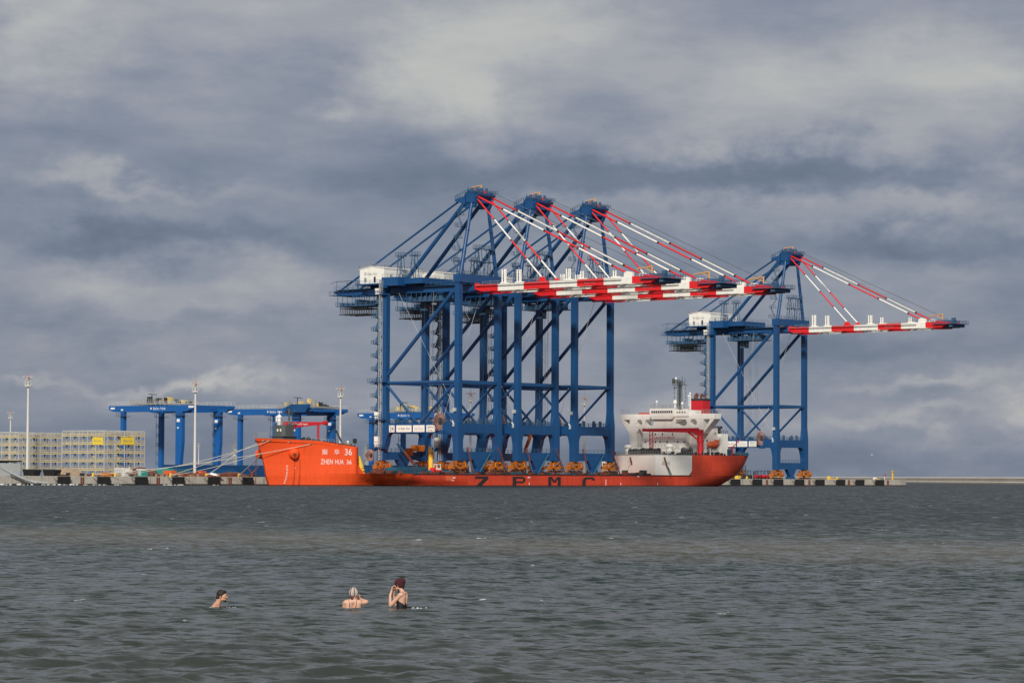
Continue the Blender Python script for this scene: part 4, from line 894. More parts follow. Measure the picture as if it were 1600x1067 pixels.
for (u, z, r_, zb) in ((-14.0, 29.4, .75, 27), (-21.9, 29.6, .42, 27), (-10.9, 28.9, .48, 26.5), (-13.6, 37.6, .42, 36), (-8.2, 31.4, .36, 26.5)):
    m = sk(); m.tube((u, v0+.6, zb), (u, v0+.6, z), r_*.45 if r_ > .6 else .09, 8); m.tube((u, v0+.6, z-.8*r_), (u, v0+.6, z), r_, 12); m.sphere((u, v0+.6, z), r_, 0, 12); m.build('antenna_dome', 'text', ship)
# funnel
m = sk(); m.prism([(-17.6, 150.5), (-12.6, 150.5), (-12.6, 154.9), (-17.6, 154.9)], 24.4, 30.2, axis='z'); m.prism([(-17.7, 150.4), (-12.5, 150.4), (-12.5, 155.0), (-17.7, 155.0)], 30.2, 30.9, 1, axis='z')
m.box((-18.4, 150.2, 22.8), (-11.9, 155.6, 24.4), 2); m.box((-17.3, 149.2, 10.6), (-12.5, 155, 22.8), 2)
m.build('funnel', ['dred', 'dark', 'cream'], ship)
m = sk()
for u, v, r_, h in ((-16.4, 151.6, .7, 32.0), (-15.2, 153.0, .3, 32.1), (-14.2, 152, .25, 31.8), (-13.3, 153, .25, 32.1)): m.tube((u, v, 30.6), (u, v, h), r_, 10); m.tube((u, v, h-.05), (u+.7, v, h+.45), r_*.95, 10)
m.build('exhaust_pipe', 'rust', ship)
m = sk(); m.tube((-18.0, 150.3, 23), (-18.0, 150.3, 32.6), .22, 8); m.sphere((-18.0, 150.3, 32.7), .42, 0, 8); m.build('antenna_dome', 'text', ship)
m = sk(); m.box((-10.5, 150.5, 10.6), (-4.6, 154.5, 18.4)); ab = m.build('aft_deckhouse', 'cream', ship)
m = sk(); m.tube((-6.6, 152, 18.4), (-6.6, 152, 20.2), .5, 10); m.tube((-6.6, 152, 20.2), (-6.6, 152, 21.1), 1.1, 12); m.bar((-9.5, 150.4, 15.5), (-6.5, 150.4, 18.8), .2); m.rail([(-10.4, 150.6, 18.4), (-4.7, 150.6, 18.4), (-4.7, 154.4, 18.4)], 1.1, 1, .07); m.bar((-9.4, 151, 18.6), (-9.4, 151, 22.3), .06); m.build('aft_vent', 'dark', ship)
# deck crane aft
m = sk(); cu, cv = 1.0, 129.8
m.tube((cu, cv, 10.6), (cu, cv, 15.2), 1.05, 14); m.tube((cu, cv, 15.2), (cu, cv, 16.0), 1.3, 14); m.tube((cu, cv, 16.0), (cu-.3, cv, 19.4), .95, 14); m.box((cu-1.9, cv-.9, 17.6), (cu+.7, cv+.9, 19.5))
m.add([(cu-.4, cv-.55, 18.4), (cu-24.2, cv-.3, 19.0), (cu-24.2, cv-.3, 19.8), (cu-8, cv-.5, 20.1), (cu-1.0, cv-.55, 20.1), (cu-.4, cv+.55, 18.4), (cu-24.2, cv+.3, 19.0), (cu-24.2, cv+.3, 19.8), (cu-8, cv+.5, 20.1), (cu-1, cv+.55, 20.1)],
      [(0, 4, 3, 2, 1), (5, 6, 7, 8, 9), (0, 1, 6, 5), (1, 2, 7, 6), (2, 3, 8, 7), (3, 4, 9, 8), (4, 0, 5, 9)])
m.tube((cu-.6, cv, 15.7), (cu-5.2, cv, 18.7), .3, 8); m.box((cu-24.6, cv-.5, 19.0), (cu-23.6, cv+.5, 20.0)); fixn(m.build('deck_crane', 'dred', ship))
m = sk(); m.bar((-20.4, 131.2, 10.7), (-20.4, 131.2, 19.0), .16); m.bar((-21.7, 131.2, 10.7), (-21.7, 131.2, 19.0), .16)
for z in np.arange(11.5, 19, 1.5): m.bar((-21.7, 131.2, z), (-20.4, 131.2, z+1.2), .09); m.box((-21.9, 130.8, z), (-20.2, 131.6, z+.12))
m.build('jib_rest', 'dred', ship)
# white ventilators, winches on the raised deck
for (u, v) in ((-31.4, 131.6), (-6.2, 121.5)):
    m = sk(); m.tube((u, v, 10.6), (u, v, 13.6), 1.05, 14); m.tube((u, v, 13.4), (u, v, 14.1), 1.45, 14); m.tube((u, v, 11.8), (u, v, 12.1), 1.2, 14); m.sphere((u, v, 14.05), 1.3, 0, 14, (1, 1, .3)); m.build('ventilator', 'text', ship)
for (u, v, r_, c) in ((-27, 128.8, .9, 'dark'), (-24.6, 128, .95, 'dark'), (-22.6, 126.5, .8, 'dark'), (-15.5, 121, 1.1, 'dark'), (-9.4, 117.6, 1.0, 'dark'), (-2.6, 126.8, 1.25, 'dgrey'), (-1.0, 124, .7, 'dark')):
    m = sk(); m.tube((u-1.4, v, 11.9), (u+1.4, v, 11.9), r_, 14); m.tube((u-1.6, v, 11.9), (u-1.4, v, 11.9), r_*1.25, 14); m.tube((u+1.4, v, 11.9), (u+1.6, v, 11.9), r_*1.25, 14); m.box((u-1.9, v-1, 10.6), (u+1.9, v+1, 11.2)); m.box((u+1.6, v-.4, 11.2), (u+2.3, v+.4, 12.2)); m.build('winch', c, ship)
m = sk()
for i in range(26):
    q = i/25; p = Vector((3.2, 101, 10.7)).lerp(Vector((2.6, 150, 10.7)), q); m.box((p.x-random.uniform(.3, 1.0), p.y, 10.7), (p.x, p.y+random.uniform(.4, 1.2), 10.7+random.uniform(.5, 1.3)))
for i in range(12):
    q = random.random(); p = Vector((3, 100, 10.7)).lerp(Vector((-21, 108.3, 10.7)), q); m.tube((p.x-.4, p.y+1.6, 10.7), (p.x-.4, p.y+1.6, 10.7+random.uniform(.5, 1.1)), .3, 8)
m.build('deck_fitting', 'dark', ship)
m = sk(); m.tube((-20, 118.5, 10.7), (-13.5, 129, 13.5), .0001, 4)
m.rail([(-28, 131, 13.4), (-9, 131, 13.4)], 1.0, 1.2, .05); m.bar((-9.0, 124, 10.8), (-6, 126, 13.6), .14); m.bar((-8.4, 123.4, 10.8), (-5.4, 125.4, 13.6), .14); m.build('accommodation_ladder', 'grey', ship)
# free-fall boat, davits and rescue gear
m = sk(); m.sphere((.6, 137.9, 14.4), 1.35, 0, 14, (1, 2.6, 1)); m.box((-.2, 138.8, 15.3), (1.3, 140.8, 16.1)); lb = m.build('lifeboat', 'bogie', ship); lb.data.materials[0] = M['oran2']
m = sk(); m.bar((.6, 136.2, 10.6), (.6, 136.2, 13.2), .16); m.bar((.6, 139.8, 10.6), (.6, 139.8, 13.2), .16); m.box((.5, 136.0, 10.6), (.9, 140.0, 11.0)); m.build('boat_cradle', 'cream', ship)
m = sk(); m.tube((2.6, 146.5, 10.6), (2.6, 146.5, 13.4), .42, 10); m.bar((2.4, 146.2, 13.0), (2.2, 152.4, 16.4), .18); m.sphere((2.5, 146.5, 13.5), .5); m.build('rescue_davit', 'dred', ship)
m = sk(); m.box((2.6, 143.6, 10.7), (3.4, 145.2, 12.9)); m.box((1.8, 151, 10.7), (3.2, 156, 11.7)); m.build('locker', 'teal', ship)
# deck gear between the cranes' feet
m = sk()
for i in range(230):
    v = random.uniform(-42, 98); u = random.uniform(-2.5, 3.2); h = random.uniform(.15, .9); m.box((u, v, 3.72), (u+random.uniform(.3, 1.2), v+random.uniform(.4, 2.2), 3.72+h), random.choice((0, 0, 0, 1, 1, 2)))
for v in (-2, 18, 31, 47, 61, 78): m.box((-1.2, v, 3.72), (1.2, v+3.5, 4.0), 0)
for u in (-.0, -31.4): m.box((u-.4, -42, 3.72), (u+.4, 98, 4.05), 1)
m.build('deck_fitting', ['dark', 'rust', 'teal'], ship)
m = sk()
for i in range(40):
    v = random.uniform(78, 122); u = 2.6-random.uniform(0, 3); m.box((u, v, 3.72), (u+random.uniform(.5, 1.4), v+random.uniform(.6, 2), 3.72+random.uniform(.5, 1.7)), random.choice((0, 1, 0, 2)))
m.build('deck_winch', ['dark', 'rust', 'dgrey'], ship)
# bow crane
m = sk(); bu, bv = -33.5, -43.5
m.tube((-24, -58.5+6, 12.5), (-24, -52.5, 18.6), .45, 10)
m.add([(-25.2, -53.1, 17.2), (-25.2, -52.3, 17.2), (-10.0, -50.4, 18.6), (-10.0, -51.0, 18.6), (-25.2, -53.1, 19.4), (-25.2, -52.3, 19.4), (-10, -50.4, 19.2), (-10, -51.0, 19.2)], [(0, 1, 2, 3), (7, 6, 5, 4), (0, 3, 7, 4), (1, 5, 6, 2), (3, 2, 6, 7), (0, 4, 5, 1)])
m.tube((-10, -51.2, 18.9), (-10, -50.2, 18.9), .7, 12); m.tube((-12.6, -51, 18.6), (-12.6, -51, 11.6), .38, 8); m.bar((-24, -52.9, 15.6), (-20.5, -52.3, 17.5), .18)
bc = m.build('bow_crane', 'dred', ship)
m = sk(); word(m, 'M', lambda x, z: (x, -53.14+(x+25.2)*.138, z), -22.9, -21.3, 18.15, 18.95); word(m, 'MacGregor', lambda x, z: (x, -53.14+(x+25.2)*.138, z), -20.8, -15.9, 18.2, 18.95); m.build('lettering', 'text', bc)
# cargo on deck near the forecastle
t = thing('steel_truss', 'teal steel lattice lying on the deck ahead of the first crane', 'steel frame', 1.6, -33, 3.75)
m = MB()
for z in (.2, 2.0):
    for x in (-.6, .6): m.bar((x, 0, z), (x, 16, z), .16)
for i in range(16):
    for x in (-.6, .6): m.bar((x, i, .2), (x, i+1, 2.0), .09); m.bar((x, i+1, .2), (x, i, 2.0), .09)
m.build('truss', 'teal', t); m = MB(); m.tube((0, -2.5, 1), (0, 1, 1), .9, 10); m.tube((0, 16, .6), (0, 27, .6), .55, 10); m.build('pipe', 'teal', t)
t = thing('rusty_cradle', 'low rusty steel cradle on the deck just behind the forecastle', 'cradle', 1.4, -42, 3.75); m = MB()
for i in range(9): m.box((-.8, i*.95, 0), (.8, i*.95+.5, .5+.35*(i % 3))); m.bar((-.8, i*.95, .3), (-.8, i*.95+.9, 1.3), .1)
m.box((-.6, 0, .1), (.6, 8.4, .35)); m.build('cradle_frame', 'rust', t)
t = thing('flood_pump', 'yellow bottle-shaped fender tank standing at the foot of the forecastle', 'tank', -2.5, -42.4, 3.7); m = MB(); m.tube((0, 0, 0), (0, -.2, 1.2), 1.0, 12); m.tube((0, -.2, 1.2), (0, -1.3, 5.2), 1.0, 12, r2=.4); m.build('tank', 'yellow', t); m = MB(); m.tube((0, 0, .6), (0, 0, .8), 1.15, 12); m.tube((0, 0, 1.6), (0, 0, 1.75), 1.15, 12); m.build('band', 'dark', t)
t = thing('yellow_floodlight_column', 'tall yellow pillar standing beside the first crane\'s landside legs', 'pillar', -20.0, 10.5, 3.75); m = MB(); m.tube((0, 0, 0), (0, 0, 6.5), .8, 10); m.tube((0, 0, 6.5), (-.5, 0, 8.8), .8, 10, r2=.3); m.build('pillar', 'yellow', t)
t = thing('small_forklift', 'small red truck with white cab parked on deck beside the first crane\'s water-side leg', 'forklift', 1.8, -12.2, 3.76); m = MB(); m.box((-.8, -2.6, .5), (.8, 1.4, 1.25)); m.prism([(-2.6, 1.25), (-1.0, 1.25), (-1.6, 1.9), (-2.5, 1.9)], -.7, .7, axis='x'); m.build('body', 'red', t)
m = MB()
for y in (-.9, 1.1):
    for x in (-.65, .65): m.bar((x, y, 1.2), (x*.9, y*.8, 2.9), .1)
m.box((-.75, -.9, 2.8), (.75, 1.1, 3.0)); m.box((-.7, -.8, 1.2), (.7, 1.0, 1.8)); m.build('cab', 'white', t); m = MB()
for x in (-.8, .55):
    for y in (-1.9, .8): m.tube((x, y, .5), (x+.25, y, .5), .5, 12)
m.build('wheel', 'black', t)
# sea-fastening struts: rusty and teal props from the sills down to the deck
sf = None
for k, cv in enumerate((0, 29.8, 59.6)):
    where = ('bow-most', 'middle', 'aft-most')[k]
    for (y0, y1, c, col) in ((3.2, 6.0, 'rusty', 'rust'), (W-1.0, W+3.6, 'rusty', 'rust'), (14.5, 8.5, 'teal', 'teal')):
        m = MB(); m.tube((1.2, y0, 8.4 if c == 'rusty' else 6.4), (1.6, y1, 0.05), .24, 8); m.tube((1.3, y0+(y1-y0)*.5, 8.4*.5 if c == 'rusty' else 3.2), (1.5, y0+(y1-y0)*.82, 1.5 if c == 'rusty' else 1.2), .3, 8, 1 if c == 'rusty' else 0); m.box((1.1, y1-.6, 0), (2.1, y1+.6, .3))
        o = m.build('lashing_strut', [col, 'bluegrey'], None); put(o, 0, cv, 3.76)
        side = 'bow-side' if y0 < 4 else ('stern-side' if y0 > W-2 else 'middle')
        tag(o, f'{c} slanting strut on deck, {side} foot of the {where} crane on the ship', 'strut', 'lashing struts holding the cranes on deck')
m = MB(); m.tube((1.2, -31.0*0-0, 9), (1.6, 0, .1), .01, 4)
for v, lb in ((2.2, 'long rusty strut sloping to the deck under the 34 board'),):
    m = MB(); m.tube((0, 0, 9.6), (2.5, 9.5, .1), .38, 8); m.tube((.7, 2.6, 7.0), (1.7, 6.3, 3.1), .46, 8, 1); o = m.build('lashing_strut', ['teal', 'rust'], None); put(o, -27.0, v, 3.76); tag(o, lb, 'strut', 'lashing struts holding the cranes on deck')
t = thing('spreader_frame', 'orange lifting beam resting on the first crane\'s sill beam', 'spreader', -29.6, 13.2, 10.8); m = MB(); m.box((-1, -2.8, .2), (1, 4.2, 1.2)); m.prism([(-2.8, .2), (-1.2, .2), (-1.5, -1.2), (-2.4, -1.2)], -1, 1, axis='x')
for i in range(5): m.box((-1.1, i*1.0, .6), (1.1, i*1.0+.4, 2.2-.2*(i % 2)))
m.build('beam', 'bogie', t)
t = thing('yellow_hydraulic_arm', 'orange-yellow folded hydraulic arm seen between the second crane\'s legs', 'hydraulic arm', -18.5, 57, 3.75); m = MB(); m.tube((0, 0, 0), (0, 0, 8.0), .5, 8); m.tube((0, 0, 8.0), (1.2, 1.2, 12.5), .6, 8); m.tube((1.2, 1.2, 12.5), (-.4, -.6, 16.8), .75, 8); m.box((-1.4, -1, 15.2), (.8, .6, 17.4)); m.build('arm', 'bogie', t)
# mooring lines
def rope(p, q, sag, r, lb, nm='mooring_line', g='white mooring lines from the bow to the quay'):
    p = site(*p); q = site(*q); base = p; pts = []
    for i in range(15): t_ = i/14; x = p.lerp(q, t_); x.z -= sag*4*t_*(1-t_); pts.append(x-base)
    m = MB()
    for a, b in zip(pts[:-1], pts[1:]): m.tube(a, b, r, 6, cap=False)
    o = m.build(nm, 'rope'); o.location = base; tag(o, lb, 'mooring line', g)
def bowp(v, z, s_=1): return (CL+s_*(foc_b(v, z)+.25), v-.2, z)
rope(bowp(-70.2, 13.5, 1), (-46.3, -80.2, 2.9), .6, .075, 'upper of two taut mooring lines from the bow tip to a bollard')
rope(bowp(-64.0, 13.1, 1), (-46.4, -79.2, 2.9), 1.2, .07, 'lower of two taut mooring lines running from the bow to a bollard')
rope(bowp(-58.7, 12.4, 1), (-46.5, -112, 2.9), 1.0, .08, 'thin mooring line from the aftermost bow hole running far left to the yellow scaffolds')
rope(bowp(-68.9, 13.4, 1), (-46.5, -103, 2.9), 1.5, .07, 'thin mooring line from beside the bow tip running far left')
rope(bowp(-66.5, 9.0, -1), (-46.3, -50.4, 2.9), .2, .16, 'thick short rope from under the port anchor housing to the quay bollard')
rope((-46.2, -64.6, 2.9), (-36.0, -62.5, 9.5), .3, .10, 'short yellowish rope rising from the quay in front of the gantry crane legs')

# ------------------------------------------------------------------ the container yard
def on_yard(name, label, cat, u, v, group=None, rz=0, z=QZ): return thing(name, label, cat, u, v, z, group, rz)
# rail-mounted yard gantry cranes
def gantry():
    R = on_yard('gantry_crane', '', 'gantry crane', 0, 0, 'blue yard gantry cranes behind the quay')
    zt, zb = 23.8, 21.7
    for k, v in enumerate((0, 18)):
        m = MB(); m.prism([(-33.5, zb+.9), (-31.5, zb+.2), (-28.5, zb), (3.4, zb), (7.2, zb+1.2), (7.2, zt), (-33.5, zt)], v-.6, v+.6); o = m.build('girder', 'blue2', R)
        m = MB()
        for s_ in (-.8, .8): m.rail([(-33.5, v+s_, zt), (7.0, v+s_, zt)] if k == 0 or s_ < 0 else [(-20, v+s_, zt), (7, v+s_, zt)], 1.3, 2.2, .07)
        m.build('handrail', 'galv', o)
        if k == 0:
            m = MB(); word(m, 'Baltic Hub', lambda x, z: (x, -.63, z), -12.2, -6.4, 22.35, 23.2); m.tube((-13.2, -.66, 22.8), (-13.2, -.61, 22.8), .35, 6)
            m.box((-32.6, -.66, 22.7), (-30.6, -.61, 23.3)); m.box((-27.6, -.66, 22.2), (-26.6, -.61, 22.7)); m.box((4.4, -.66, 22.9), (6.8, -.61, 23.5)); m.build('lettering', 'text', o)
        for (u, w0, w1) in ((-27, .75, .75), (0, 1.5, .8)):
            m = MB(); y0, y1 = v-.7, v+.7
            if u == 0: m.prism([(-1.5, zb), (1.5, zb), (1.5, 11.5), (.4, 1.4), (-1.5, 1.4), (-1.5, 8)], y0, y1)
            else: m.box((u-.75, y0, 1.4), (u+.75, y1, zb))
            o = m.build('leg', 'blue2', R); m = MB(); m.box((u-2.2, v-1.3, zb-1.5), (u+2.2, v+1.3, zb-1.35)); m.rail([(u-2.2, v-1.3, zb-1.35), (u+2.2, v-1.3, zb-1.35)], 1.0, .9, .06)
            if k == 1:
                m.bar((u-1.5, v-1, 3), (u-1.5, v-1, 21), .06)
                for z in np.arange(4, 20, 3.2): m.box((u-1.6, v-1, z), (u-.7, v-.6, z+.12)); m.rail([(u-1.6, v-1, z+.1), (u-.7, v-1, z+.1)], 1.0, .6, .06)
            m.build('leg_platform', 'bluegrey', o)
            if u == 0: m = MB(); m.box((-.9, v-.78, 18.2), (.5, v-.71, 19.2)); m.box((-.7, v-.78, 16), (0, v-.71, 16.5)); m.build('lettering', 'text', o)
    for u in (-27, 0):
        m = MB(); m.box((u-.6, -2.5, .9), (u+.6, 20.5, 2.2)); m.box((u-.5, 2, .5), (u+.5, 5, .9)); m.build('sill_beam', 'blue2', R)
        m = MB()
        for y in (-1.8, -.4, 1, 17, 18.4, 19.8): m.tube((u-.3, y, .45), (u+.3, y, .45), .45, 10)
        m.build('wheel', 'dark', R)
        m = MB(); m.box((u-.5, .6, zb+.3), (u+.5, 17.4, zt-.4)); m.build('cross_beam', 'blue2', R)
    for u in (-33, 6.6): m = MB(); m.box((u-.4, .6, zb+1.0), (u+.4, 17.4, zt-.1)); m.build('cross_beam', 'blue2', R)
    # reel on a leg
    m = MB()
    c = Vector((-28.6, -1.4, 9.2))
    for i in range(26):
        a = 2*PI*i/26; m.bar(c, c+Vector((math.cos(a)*.5, math.cos(a)*1.2, math.sin(a)*3.0)), .07)
    m.tube(c, c+Vector((1, .6, 0)), .5, 8); m.add([tuple(c+Vector((-1.1, .4, -2.5))), tuple(c+Vector((1.2, .4, -2.8))), tuple(c+Vector((1, .4, -7))), tuple(c+Vector((0, .4, -7)))], [(0, 1, 2, 3), (3, 2, 1, 0)]); m.build('cable_reel', 'grey', R)
    # trolley
    return R
def trolley(R, u0, blue):
    m = MB(); zt = 23.8
    m.box((u0-7, -1, zt+.3), (u0+6, 19, zt+.9), 0)
    for i in range(34):
        x = random.uniform(-6.5, 5); y = random.uniform(-.8, 17); h = random.uniform(.8, 2.8)*(1-abs(x)/9); m.box((u0+x, y, zt+.9), (u0+x+random.uniform(.3, 1.6), y+random.uniform(.4, 2), zt+.9+h), random.choice((0, 1, 2, 0)))
    m.rail([(u0-7, -1, zt+.9), (u0+6, -1, zt+.9)], 1.2, 1, .07, 0); m.bar((u0-.5, 3, zt+.9), (u0-.5, 3, zt+4), .15, 2); m.bar((u0-2.2, 3, zt+4), (u0+1.8, 3, zt+3.7), .15, 2)
    m.build('trolley', ['grey', 'pyel', 'dark'], R)
    if blue: m = MB(); m.prism([(u0+2, 22.4), (u0+8.5, 22.4), (u0+9.5, 23.9), (u0+9.5, 25.2), (u0+2, 25.3), (u0-2, 23.8)], -2.8, -1.2); m.build('trolley_cover', 'blue', R)
v3 = 125.6
gl = ['leftmost blue yard gantry crane, behind the right end of the yellow scaffolds', 'blue yard gantry crane behind the ship\'s bow with a covered trolley at its right end', 'blue yard gantry crane seen through the legs of the first crane on the ship']
g0 = gantry()
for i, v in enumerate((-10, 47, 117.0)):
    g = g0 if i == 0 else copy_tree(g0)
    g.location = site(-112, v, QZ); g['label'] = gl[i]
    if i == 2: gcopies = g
for g, u0, bl in ((g0, -16, False),): trolley(g, u0, bl)
gs = [o for o in C.objects if o.name.startswith('gantry_crane')]
trolley(gs[1], -2, True); trolley(gs[2], -14, False)
# light masts
def mast():
    R = on_yard('light_mast', '', 'light mast', 0, 0, 'white high-mast lights along the quay')
    m = MB(); m.tube((0, 0, 0), (0, 0, 28.4), .5, 12, r2=.26); m.build('pole', 'mast', R)
    m = MB(); m.tube((0, 0, .0), (0, 0, 1.2), .95, 10); m.build('footing', 'conc', R)
    m = MB(); m.tube((0, 0, 26.2), (0, 0, 26.5), 1.1, 12); m.tube((0, 0, 28.2), (0, 0, 28.4), .9, 12)
    for i in range(8):
        a = PI*i/4; m.bar((1.05*math.cos(a), 1.05*math.sin(a), 26.5), (1.05*math.cos(a), 1.05*math.sin(a), 27.9), .05); b = a+PI/4; m.bar((1.05*math.cos(a), 1.05*math.sin(a), 27.7), (1.05*math.cos(b), 1.05*math.sin(b), 27.7), .05)
    m.build('cage', 'mast', R)
    for i in range(6):
        a = PI*i/3+.3; m = MB(); m.bar((0, 0, 28.9), (1.5*math.cos(a), 1.5*math.sin(a), 29.0), .07); c, s_ = math.cos(a), math.sin(a); m.box((1.35*c-.3, 1.35*s_-.3, 28.8), (1.35*c+.35, 1.35*s_+.35, 29.15)); m.build('lamp', 'galv', R)
    m = MB(); m.tube((0, 0, 28.4), (0, 0, 29.4), .35, 10); m.build('cap', 'oran2', R)
    m = MB(); m.bar((0, 0, 29.4), (0, 0, 31.6), .05); m.build('lightning_rod', 'grey', R)
    return R
m0 = None
for v, lb in ((-127.0, 'tallest white light mast, in front of the left yellow scaffolds'), (-57.7, 'white light mast between the gantry crane legs ahead of the bow'), (9.6, 'white light mast rising just behind the ship\'s name'), (76.4, 'white light mast seen among the legs of the first and second crane'), (140.9, 'white light mast between the last two crane legs by the superstructure')):
    if m0 is None: o = m0 = mast()
    else: o = copy_tree(m0)
    o.location = site(-58, v, QZ); o['label'] = lb
o = copy_tree(m0); o.location = site(-453, 222, QZ); o['label'] = 'small distant white light mast at the far left above the scaffolds'
o = copy_tree(m0); o.location = site(-442, 334, QZ); o.scale = (.55, .55, .55); o['label'] = 'very distant slim mast just right of the long pole ahead of the bow'
# reefer racks: storeys of steel walkways
def rack(uw, vl, banners, lb):
    # near corner at (0,0): front runs -u for uw, side runs +v for vl
    R = None
    return R
def make_rack(lb, u, v, uw, vl, h):
    R = on_yard('reefer_rack', lb, 'scaffold tower', u, v, 'yellow-railed steel container racks')
    nz_ = 5; zs = [1.9+i*(h-3.4)/4 for i in range(nz_)]
    nu = 5; nv = 4
    for ks in range(2):
        y0 = ks*(vl-1.6); y1 = y0+1.6
        m = MB()
        for i in range(nu+1):
            x = -uw*i/nu
            for y in (y0, y1): m.bar((x, y, 0), (x, y, h), .15 if y < 1 else .08)
        for z in (h,): 
            for y in (y0, y1): m.bar((-uw, y, z), (0, y, z), .15)
        m.build('frame', 'galv', R)
    m = MB()
    for i in range(1, nv):
        y = vl*i/nv
        for x in (0, -uw, -1.6): m.bar((x, y, 0), (x, y, h), .12)
    for x in (0, -1.6, -uw): m.bar((x, 0, h), (x, vl, h), .1)
    m.build('side_frame', 'galv', R)
    for z in zs:
        m = MB(); m.box((-uw, 0, z-.1), (0, 1.6, z), 0); m.box((-uw, vl-1.6, z-.1), (0, vl, z), 0); m.box((-1.6, 1.6, z-.1), (0, vl-1.6, z), 0); m.box((-uw, -.03, z-.16), (0, 0.03, z+.08), 1); m.box((-.03, 0, z-.16), (.05, vl, z+.08), 1)
        m.box((-uw, -.02, z+.3), (0, 0, z+.7), 0); m.rail([(-uw, 0, z), (0, 0, z)], 1.15, uw/5, .05, 1)
        m.box((.06, 0, z+.3), (.08, vl, z+.7), 0); m.rail([(.05, 0, z), (.05, vl, z)], 1.15, vl/4, .05, 1)
        m.bar((-uw, vl, z+1.1), (0, vl, z+1.1), .05, 1)
        for i in range(nu if z > zs[0] else 0): x = -uw*(i+.62)/nu; m.box((x, .4, z-.8), (x+.25, .7, z-.25), 2)
        for i in range(nv if z > zs[0] else 0): y = vl*(i+.5)/nv; m.box((-.7, y, z-1.0), (-.4, y+.3, z-.1), 2)
        m.build('walkway', ['grate', 'pyel', 'dgrey'], R)
    dz = zs[1]-zs[0]
    for fl in range(2):
        m = MB()
        for i in range(4): m.bar(*(((-uw*.36, 1.0, zs[i]+dz), (-uw*.22, 1.0, zs[i])) if fl else ((-1, vl*.35, zs[i]+dz), (-1, vl*.58, zs[i]))), .14)
        m.build('stair', 'pyel', R)
    return R
r1_ = make_rack('right-hand yellow-railed steel rack with two yellow banners', -64.5, -90.0, 18.5, 17.0, 13.9)
m = MB(); m.box((-5.0, -.25, 9.6), (-.4, -.12, 11.9)); o = m.build('banner', 'ban', r1_); m = MB(); word(m, 'Baltic Hub', lambda x, z: (x, -.27, z), -4.3, -1.2, 10.5, 11.1); m.build('lettering', 'ink2', o)
m = MB(); m.box((.12, 6.8, 9.7), (.25, 12.3, 12.0)); o = m.build('banner', 'ban', r1_); m = MB(); word(m, 'Baltic Hub', lambda x, z: (.27, x, z), 7.8, 11.4, 10.6, 11.2); m.build('lettering', 'ink2', o)
make_rack('left-hand yellow-railed steel rack cut by the photo\'s left edge', -64.5, -124.5, 18.5, 17.0, 12.9)
# far blue screen along the yard, containers, cabins, heaps
m = MB(); m.box((-.5, 0, 0), (.5, 168, 3.9)); m.box((-.6, 60, 3.9), (.6, 168, 4.3))
for y in np.arange(4, 168, 6): m.box((.5, y, .2), (.62, y+.3, 3.8))
o = m.build('screen_wall', 'blue'); put(o, -98, -32, QZ); tag(o, 'long low blue screen wall behind the quay between scaffolds and ship', 'wall')
def container(lb, col, u, v, l=12.2, rz=0, w_=2.4, h=2.6, g='shipping containers on the yard'):
    R = on_yard('shipping_container', lb, 'container', u, v, g, rz)
    m = MB(); m.box((-l/2, -w_/2, .1), (l/2, w_/2, h)); 
    for x in np.arange(-l/2+.3, l/2-.2, .6): m.box((x, -w_/2-.05, .3), (x+.3, -w_/2, h-.2))
    m.build('body', col, R); m = MB(); m.box((l/2, -w_/2+.1, .2), (l/2+.05, -.03, h-.1)); m.build('door', col, R); m = MB(); m.box((l/2, .03, .2), (l/2+.05, w_/2-.1, h-.1)); m.build('door', col, R)
container('teal green container standing just left of the light mast ahead of the bow', 'green', -72, -57, 6)
container('small bluish-green container right of the light mast ahead of the bow', 'teal', -76, -44, 8)
container('orange container left of centre on the quay behind the mooring lines', 'oran2', -60, -66.5, 3.5, h=1.9)
container('orange container on the quay below the second gantry crane leg', 'oran2', -60, -53.5, 3.5, h=1.8)
container('low orange box behind the leftmost quay ladder ahead of the ship', 'oran2', -62, -76, 5, h=1.6)
container('dark blue container at the far right of the quay beside the bow', 'blue', -66, -35, 9, h=2.3)
def boxy(name, lb, cat, u, v, sx_, sy_, h, col, extra=None, rz=0):
    R = on_yard(name, lb, cat, u, v, None, rz); m = MB(); m.frustum((-sx_/2, sx_/2, -sy_/2, sy_/2, 0), (-sx_/2*.97, sx_/2*.97, -sy_/2*.97, sy_/2*.97, h)); m.build('body', col, R)
    if extra: extra(R)
    return R
def gx(R): m = MB(); m.box((2.1, -.6, 1.2), (3.8, .6, 2.2)); m.tube((3.2, 0, 2.2), (3.2, 0, 2.8), .2, 8); m.build('exhaust_box', 'mast', R); m = MB(); [m.box((-1.9+i*.9, -1.3, .5), (-1.3+i*.9, -1.22, 2.2)) for i in range(4)]; m.build('louvre', 'galv', R)
boxy('generator', 'cream white generator box in front of the right yellow scaffold', 'generator', -50, -96.5, 4.3, 2.4, 2.6, 'mast', gx)
def hx(R): m = MB(); m.box((-.5, -1.26, .3), (.5, -1.18, 1.7)); m.build('door', 'galv', R); m = MB(); m.frustum((-1.3, 1.3, -1.4, 1.4, 2.0), (-1.2, 1.2, -1.3, 1.3, 2.25)); m.build('roof', 'text', R)
boxy('guard_hut', 'small teal green hut with pale roof at the right foot of the scaffolds', 'hut', -49, -89.0, 2.1, 2.3, 2.0, 'green', hx)
boxy('excavator_bucket', 'orange-yellow machine frame lying on the quay before the scaffolds', 'frame', -49.5, -103.2, 4.2, 1.6, .8, 'bogie', lambda R: [MB().box((-1.8, -.4, .8), (1.2, .4, 1.2)).build('arm', 'bogie', R)])
